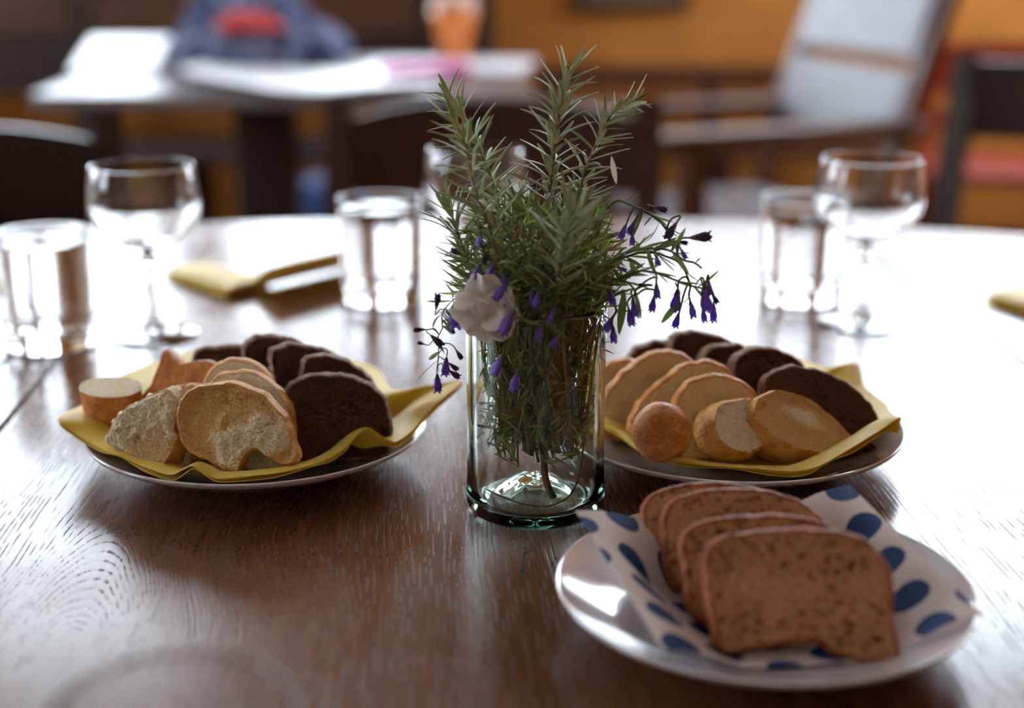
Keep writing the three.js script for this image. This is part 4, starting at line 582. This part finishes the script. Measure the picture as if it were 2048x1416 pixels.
// ---------- the tangle of thin stems and leaves that fills the vase ----------
{
  reseed(51);
  const parts = [], tones = [[0.19, 0.28, 0.06], [0.14, 0.21, 0.05], [0.26, 0.35, 0.08], [0.33, 0.36, 0.13], [0.27, 0.16, 0.07], [0.11, 0.16, 0.05], [0.38, 0.50, 0.10]];
  const paint = (g, c) => { const n = g.attributes.position.count, a = new Float32Array(n * 3); for (let i = 0; i < n; i++) a.set(c, i * 3); g.setAttribute('color', new THREE.BufferAttribute(a, 3)); g.deleteAttribute('uv'); return g.index ? g.toNonIndexed() : g; };
  const fit = (p) => { const dx = p.x - VX, dz = p.z - VZ, r = Math.hypot(dx, dz), lim = p.y < 0.874 ? 0.0322 : 0.0322 + (p.y - 0.874) * 1.1; if (r > lim) { p.x = VX + dx / r * lim; p.z = VZ + dz / r * lim; } return p; };
  const disc = (R) => { const a = rr(0, 6.283), r = R * Math.sqrt(rnd()); return [r * Math.cos(a), r * Math.sin(a)]; };
  for (let i = 0; i < 330; i++) {
    const [x0, z0] = disc(0.024), [x1, z1] = disc(0.031), [x2, z2] = disc(0.040), y0 = rr(0.781, 0.815), P = [fit(V(VX + x0 + 0.003, y0, VZ + z0)), fit(V(VX + mix(x0, x1, 0.5) + rr(-1, 1) * 0.004, rr(0.82, 0.84), VZ + mix(z0, z1, 0.5) + rr(-1, 1) * 0.004)), fit(V(VX + x1, 0.866, VZ + z1)), fit(V(VX + x2 * 0.95, rr(0.874, 0.892), VZ + z2 * 0.95))];
    parts.push(paint(tube(P, rr(0.00035, 0.0008), 12, 4), tones[Math.floor(rnd() * tones.length)]));
  }
  for (let i = 0; i < 2100; i++) {
    const y = rr(0.786, 0.893), up = y > 0.868, [x, z] = disc(up ? 0.041 : 0.0305), p = fit(V(VX + x + (up ? 0 : 0.002), y, VZ + z)), L = rr(0.006, up ? 0.015 : 0.017), g = bladeGeo(L, L * rr(0.045, 0.10), rr(-1, 1), tones[Math.floor(rnd() * tones.length)]);
    const o = new THREE.Object3D(); orient(o, p, V(rr(-0.7, 0.7) + (up ? x * 14 : 0), rr(-0.6, 1), rr(-0.7, 0.7) + (up ? z * 14 : 0)), V(rr(-1, 1), rr(-1, 1), rr(-1, 1)).add(V(0.01, 0, 0.02))); o.updateMatrix(); g.applyMatrix4(o.matrix); g.deleteAttribute('uv');
    const q = g.attributes.position, v = V(0, 0, 0); for (let k = 0; k < q.count; k++) { fit(v.fromBufferAttribute(q, k)); q.setXYZ(k, v.x, v.y, v.z); }
    parts.push(g.toNonIndexed());
  }
  for (let i = 0; i < 1200; i++) {
    const y = rr(0.866, 0.914), [x, z] = disc(mix(0.046, 0.030, (y - 0.866) / 0.048)), L = rr(0.006, 0.016), g = bladeGeo(L, L * rr(0.03, 0.07), rr(-1, 1), tones[Math.floor(rnd() * tones.length)]), o = new THREE.Object3D();
    orient(o, V(VX + x, y + 0.2 * Math.max(0, 0.03 - Math.hypot(x, z)), VZ + z), V(x * 22 + rr(-0.5, 0.5), rr(-0.3, 1.1), z * 22 + rr(-0.5, 0.5)), V(rr(-1, 1), rr(-1, 1), 1.1)); o.updateMatrix(); g.applyMatrix4(o.matrix); g.deleteAttribute('uv'); parts.push(g.toNonIndexed());
  }
  const m = obj('stem_tangle', mergeGeometries(parts), softLeafM); m.userData.kind = 'stuff'; tag(m, 'dense tangle of thin green stems and small leaves inside the glass vase', 'greenery');
  const tw = thing('curled_twig', 'thin brown twig curled over the floor of the vase', 'twig');
  obj('stem', tube([IN(-.026, .012, .7645), IN(-.010, .024, .7622), IN(.006, .0275, .7615), IN(.018, .022, .766), IN(.025, .010, .785), IN(.024, .004, .815)], 0.00055, 40, 6), stemM, tw);
}

// ---------- yellow napkins lying at the back of the table ----------
function foldedNapkin(label, x, z, turn) {
  const t = thing('folded_napkin', label, 'napkin', [x, TY, z], turn, 'folded yellow napkins at the place settings');
  const leaf = (ang, w, l, tilt) => { const parts = []; for (let k = 0; k < 3; k++) { const g = sheet(14, 20, (u, v) => [w * (u - 0.5) * (1 - 0.04 * k), 0.0016 + 0.0035 * k + 0.0045 * Math.sin(Math.PI * u) * (0.4 + 0.6 * Math.sin(Math.PI * v)), -l * v + 0.0015 * k, u * w, v * l], 0.0012); parts.push(g); } return mergeGeometries(parts).translate(0, 0, -0.012).rotateZ(tilt).rotateY(ang); };
  obj('leaf_panel', leaf(rad(42), 0.048, 0.100, 0), yellowM, t);
  obj('leaf_panel', leaf(rad(-42), 0.040, 0.100, rad(28)).translate(0.004, 0.0105, 0), yellowM, t);
}
{ const p = [-0.224,0.75,-0.486]; foldedNapkin('yellow paper napkin folded open behind the left wine glass', p[0], p[2], rad(2)); }
{ const p = [0.414,0.75,-0.368]; foldedNapkin('yellow paper napkin cut off by the right edge of the photo', p[0] + 0.055, p[2], rad(-20)); }

// ---------- chairs ----------
function chair(label, x, z, turn, M, { w = 0.44, d = 0.42, hb = 0.845, seatM = M, arch = 0.03, rails = [[0.775, 0.10], [0.63, 0.055]], seat = 0.455 } = {}) {   // faces +z before the turn
  const t = thing('wooden_chair', label, 'chair', [x, 0, z], turn);
  for (const s of [-1, 1]) {
    const c = curve([[s * (w / 2 - 0.02), 0, -d / 2 - 0.03], [s * (w / 2 - 0.02), seat, -d / 2 + 0.02], [s * (w / 2 - 0.02), hb, -d / 2 - 0.06]]);
    const sh = new THREE.Shape(); sh.moveTo(-0.019, -0.016); sh.lineTo(0.019, -0.016); sh.lineTo(0.019, 0.016); sh.lineTo(-0.019, 0.016);
    const g = new THREE.ExtrudeGeometry(sh, { steps: 16, extrudePath: c, bevelEnabled: false }); obj('rear_post', g, M, t);
    obj('leg', box(0.038, seat - 0.02, 0.038, s * (w / 2 - 0.02), (seat - 0.02) / 2, d / 2 - 0.02), M, t);
    obj('stretcher', box(0.018, 0.03, d - 0.05, s * (w / 2 - 0.02), 0.2, 0), M, t);
  }
  obj('seat', box(w, 0.03, d + 0.02, 0, seat, 0, 0.01), seatM, t);
  obj('stretcher', box(w - 0.05, 0.03, 0.018, 0, 0.26, d / 2 - 0.02), M, t);
  for (const [y, h] of rails) { const lean = -d / 2 - 0.06 * (y - 0.46) / (hb - 0.46) + 0.01; obj(y > 0.72 ? 'top_rail' : 'slat', grid(20, 4, (u, v) => { const a = 2 * u - 1; return [a * (w / 2 - 0.03), y - h / 2 + h * v + (y > 0.72 ? arch * (1 - a * a) * v : 0), lean - 0.02 * (1 - a * a) + 0.011]; }).toNonIndexed(), M, t); t.children[t.children.length - 1].geometry = mergeGeometries([t.children[t.children.length - 1].geometry, sheet(20, 4, (u, v) => { const a = 2 * u - 1; return [a * (w / 2 - 0.03), y - h / 2 + h * v + (y > 0.72 ? arch * (1 - a * a) * v : 0), lean - 0.02 * (1 - a * a) + 0.010]; }, 0.02)]); }
  return t;
}
chair('dark red-brown chair with arched top rail across the table behind the rosemary', -0.026, -1.03, 0, redWoodM, { seatM: midWoodM, w: 0.47, hb: 0.828, rails: [[0.752, 0.10], [0.61, 0.055]] });
chair('almost black chair at the left edge behind the tumbler and wine glass', -0.625, -0.80, rad(18), darkWoodM, { arch: 0.025, hb: 0.838, rails: [[0.735, 0.13], [0.57, 0.10]] });
// the dark chair at the right edge, seen from behind its flank
chair('dark chair with a thick black back rail at the right edge', 0.75, -1.26, rad(-34), darkWoodM, { w: 0.46, hb: 0.865, arch: 0.0, rails: [[0.80, 0.12]] });
{ // armchair of pale slats
  const t = thing('slatted_armchair', 'armchair with wide pale grey slats turned to the left', 'chair', [0.49, 0, -2.45], rad(-69));
  const W = 0.48, D = 0.46;
  for (const s of [-1, 1]) {
    obj('rear_post', new THREE.ExtrudeGeometry(new THREE.Shape([new THREE.Vector2(-0.02, -0.016), new THREE.Vector2(0.02, -0.016), new THREE.Vector2(0.02, 0.016), new THREE.Vector2(-0.02, 0.016)]), { steps: 12, extrudePath: curve([[s * W / 2, 0, -D / 2 - 0.02], [s * W / 2, 0.5, -D / 2], [s * W / 2, 0.95, -D / 2 - 0.13]]), bevelEnabled: false }), midWoodM, t);
    obj('leg', box(0.045, 0.64, 0.05, s * W / 2, 0.32, D / 2), midWoodM, t);
    obj('armrest', box(0.06, 0.035, D + 0.16, s * W / 2, 0.655, 0.0, 0.012), midWoodM, t);
  }
  for (let i = 0; i < 4; i++) obj('slat', box(W, 0.022, 0.092, 0, 0.455, -D / 2 + 0.08 + i * 0.108, 0.006), greyWoodM, t);
  for (const [y, h] of [[0.865, 0.15], [0.70, 0.15]]) { const g = box(W - 0.02, h, 0.022, 0, 0, 0, 0.008); g.rotateX(-0.28).translate(0, y, -D / 2 - 0.13 * (y - 0.5) / 0.45 + 0.02); obj('slat', g, greyWoodM, t); }
}
// ---------- the small table by the bench and what lies on it ----------
{
  const t = thing('back_table', 'pale topped rectangular table at the back left under the jacket', 'table', [-0.47, 0, -2.55], rad(3));
  const topM = std({ color: new THREE.Color(0.30, 0.27, 0.27), map: boardT, roughness: 0.22 });
  obj('table_top', box(0.98, 0.03, 0.86, 0, 0.735, 0, 0.006), topM, t);
  obj('pedestal', box(0.13, 0.70, 0.16, -0.07, 0.37, 0.12, 0.02), darkWoodM, t);
  obj('pedestal_foot', mergeGeometries([box(0.62, 0.05, 0.10, -0.07, 0.026, 0.12, 0.015), box(0.10, 0.05, 0.62, -0.07, 0.0265, 0.12, 0.015)]), darkWoodM, t);
  const paperM = std({ color: new THREE.Color(0.78, 0.80, 0.86), roughness: 0.38 });
  const paper = thing('white_cloth', 'white cloth sagging over the front edge of the back table', 'cloth');
  obj('cloth_body', sheet(40, 24, (u, v) => { const x = mix(-0.66, -0.16, u), bow = Math.sin(Math.PI * Math.min(1, Math.max(0, u))), front = mix(-2.30, -2.095, Math.pow(bow, 0.7)), z = mix(-2.47, front, v), over = Math.max(0, z + 2.125); return [x + 0.05 * v * (u - 0.5), 0.757 + 0.004 * n2(x * 16, z * 16, 3) - over * 0.25 + 0.02 * Math.pow(1 - u, 3), z]; }, 0.003), paperM, paper);
  const paper2 = thing('paper_sheet', 'white paper spread on the back table beside the pink folder', 'paper', [-0.145, 0.7515, -2.66], rad(-6));
  obj('sheet_body', sheet(12, 12, (u, v) => [mix(-0.19, 0.19, u), 0.0015 + 0.006 * n2(u * 3, v * 3, 9), mix(-0.16, 0.16, v)].map((c, i) => (i === 2 ? c : c)), 0.001), paperM, paper2);
  const boxT = thing('menu_folder', 'white menu propped up at a slant on the left end of the back table', 'menu', [-0.885, 0.7502, -2.60], rad(3));
  obj('menu_cover', box(0.185, 0.006, 0.25, 0, 0, 0, 0.002).rotateX(rad(13)).translate(0, 0.036, 0), paperM, boxT);
  obj('menu_stand', box(0.12, 0.062, 0.02, 0, 0.031, -0.115, 0.004), darkWoodM, boxT);
  const fold = thing('pink_folder', 'magenta folder on the right of the back table', 'folder', [-0.185, 0.767, -2.40], rad(6));
  obj('cover', box(0.19, 0.010, 0.16, 0, 0.005, 0, 0.002), std({ color: new THREE.Color(0.52, 0.03, 0.28), roughness: 0.9 }), fold);
  const heap = (R, ry, rz, s, amp) => { const g = new THREE.IcosahedronGeometry(1, 24); const p = g.attributes.position; for (let i = 0; i < p.count; i++) { const x = p.getX(i), y = p.getY(i), z = p.getZ(i), k = 1 + amp * (f3(x * 2.2 + s, y * 2.2, z * 2.2, 3) - 0.5) + amp * 0.35 * Math.abs(Math.sin(6 * x + 4 * f3(x * 2, y * 2 + s, z * 2, 2))); p.setXYZ(i, x * R * k, Math.max(-0.02, y) * ry * k, z * rz * k); } const m = mergeVertices((g.deleteAttribute('normal'), g.deleteAttribute('uv'), g), 1e-5); m.computeVertexNormals(); return m; };
  const j = thing('jacket', 'blue-grey jacket heaped on the back table', 'jacket', [-0.585, 0.772, -2.66]);
  obj('jacket_body', heap(0.18, 0.135, 0.15, 3, 0.55), std({ color: new THREE.Color(0.055, 0.075, 0.175), roughness: 0.75 }), j);
  obj('sleeve', heap(0.12, 0.075, 0.07, 8, 0.5).translate(-0.035, 0.0, 0.16), std({ color: new THREE.Color(0.10, 0.12, 0.22), roughness: 0.75 }), j, 'lighter blue sleeve');
  const cap = thing('red_scarf', 'bright red scarf tucked into the jacket heap', 'scarf', [-0.575, 0.848, -2.50]);
  obj('scarf_body', heap(0.062, 0.036, 0.05, 12, 0.5), std({ color: new THREE.Color(0.55, 0.035, 0.03), roughness: 0.7 }), cap);
  const jar = thing('orange_jar', 'tall orange glass with a pale foamy top at the right of the back table', 'glass', [-0.14, 0.7505, -2.86]);
  obj('glass_body', lathe([[0.0001, 0], [0.032, 0], [0.034, 0.004], [0.044, 0.06], [0.056, 0.10], [0.055, 0.128], [0.0001, 0.128]], 40), phys({ color: new THREE.Color(0.92, 0.30, 0.05), roughness: 0.15, transmission: 0.25, thickness: 0 }), jar);
  obj('foam', lathe([[0.0001, 0.128], [0.0548, 0.128], [0.0540, 0.150], [0.048, 0.158], [0.0001, 0.160]], 40), std({ color: new THREE.Color(0.80, 0.55, 0.42), roughness: 0.7 }), jar, 'pale foam');
}
{ // bench along the back wall, with panelled back
  const t = thing('wooden_bench', 'long dark wooden bench with panelled back behind the back table', 'bench', [-0.95, 0, -3.62]);
  obj('seat', box(1.75, 0.04, 0.42, 0, 0.44, 0.10), darkWoodM, t);
  obj('top_rail', box(1.75, 0.07, 0.05, 0, 0.985, -0.13), darkWoodM, t);
  obj('rail', box(1.75, 0.19, 0.045, 0, 0.67, -0.13), darkWoodM, t);
  for (const x of [-0.86, -0.36, 0.14, 0.70, 0.86]) obj('post', box(0.07, 1.0, 0.055, x, 0.5, -0.13), darkWoodM, t);
  for (const [a, b] of [[-0.83, -0.39], [-0.33, 0.11], [0.17, 0.67], [0.73, 0.83]]) obj('panel', box(b - a, 0.20, 0.02, (a + b) / 2, 0.86, -0.13), midWoodM, t);
  for (const x of [-0.8, 0, 0.8]) obj('leg', box(0.06, 0.42, 0.36, x, 0.21, 0.10), darkWoodM, t);
}
{ // low bench with a back rail at the back right
  const t = thing('low_bench', 'low brown wooden bench along the orange wall behind the armchair', 'bench', [0.62, 0, -3.70]);
  obj('seat', box(1.1, 0.04, 0.36, 0, 0.43, 0.05), midWoodM, t);
  obj('back_rail', box(1.1, 0.075, 0.035, 0, 0.615, -0.15), midWoodM, t);
  for (const x of [-0.5, 0, 0.5]) { obj('post', box(0.05, 0.62, 0.04, x, 0.31, -0.15), redWoodM, t); obj('leg', box(0.05, 0.41, 0.05, x, 0.205, 0.2), redWoodM, t); }
}
{ // red chair far right
  const M = std({ color: new THREE.Color(0.26, 0.022, 0.006), roughness: 0.45 });
  chair('red painted chair by the orange wall at the far right', 1.31, -3.05, rad(-10), M, { hb: 0.77, arch: 0.01, rails: [[0.69, 0.14], [0.55, 0.05]] });
  const f = thing('wall_picture', 'dark wooden picture frame whose lower edge shows at the top of the orange wall', 'picture', [0.375, 1.010, RZ0 + 0.018]);
  obj('frame', mergeGeometries([box(0.36, 0.03, 0.03, 0, -0.185, 0), box(0.36, 0.03, 0.03, 0, 0.185, 0), box(0.03, 0.36, 0.03, -0.17, 0, 0), box(0.03, 0.36, 0.03, 0.17, 0, 0)]), darkWoodM, f);
  obj('picture_sheet', box(0.32, 0.35, 0.008, 0, 0, 0, 0.002), std({ color: new THREE.Color(0.2, 0.12, 0.07), roughness: 0.6 }), f);
  const b = thing('blue_bag', 'blue bag on the floor under the back table', 'bag', [-0.50, 0, -2.95]);
  obj('bag_body', (() => { const g = new THREE.IcosahedronGeometry(1, 16), p = g.attributes.position; for (let i = 0; i < p.count; i++) { const x = p.getX(i), y = p.getY(i), z = p.getZ(i), k = 1 + 0.2 * (f3(x * 3, y * 3, z * 3, 2) - 0.5); p.setXYZ(i, x * 0.15 * k, 0.22 + Math.max(-0.95, y) * 0.23 * k, z * 0.1 * k); } g.computeVertexNormals(); return g; })(), std({ color: new THREE.Color(0.04, 0.09, 0.25), roughness: 0.6 }), b);
  obj('handle', tube([[-0.06, 0.42, 0], [-0.05, 0.52, 0], [0.05, 0.52, 0], [0.06, 0.42, 0]], 0.008, 20, 6), std({ color: new THREE.Color(0.03, 0.05, 0.12), roughness: 0.7 }), b);
}

renderer.render(scene, camera);
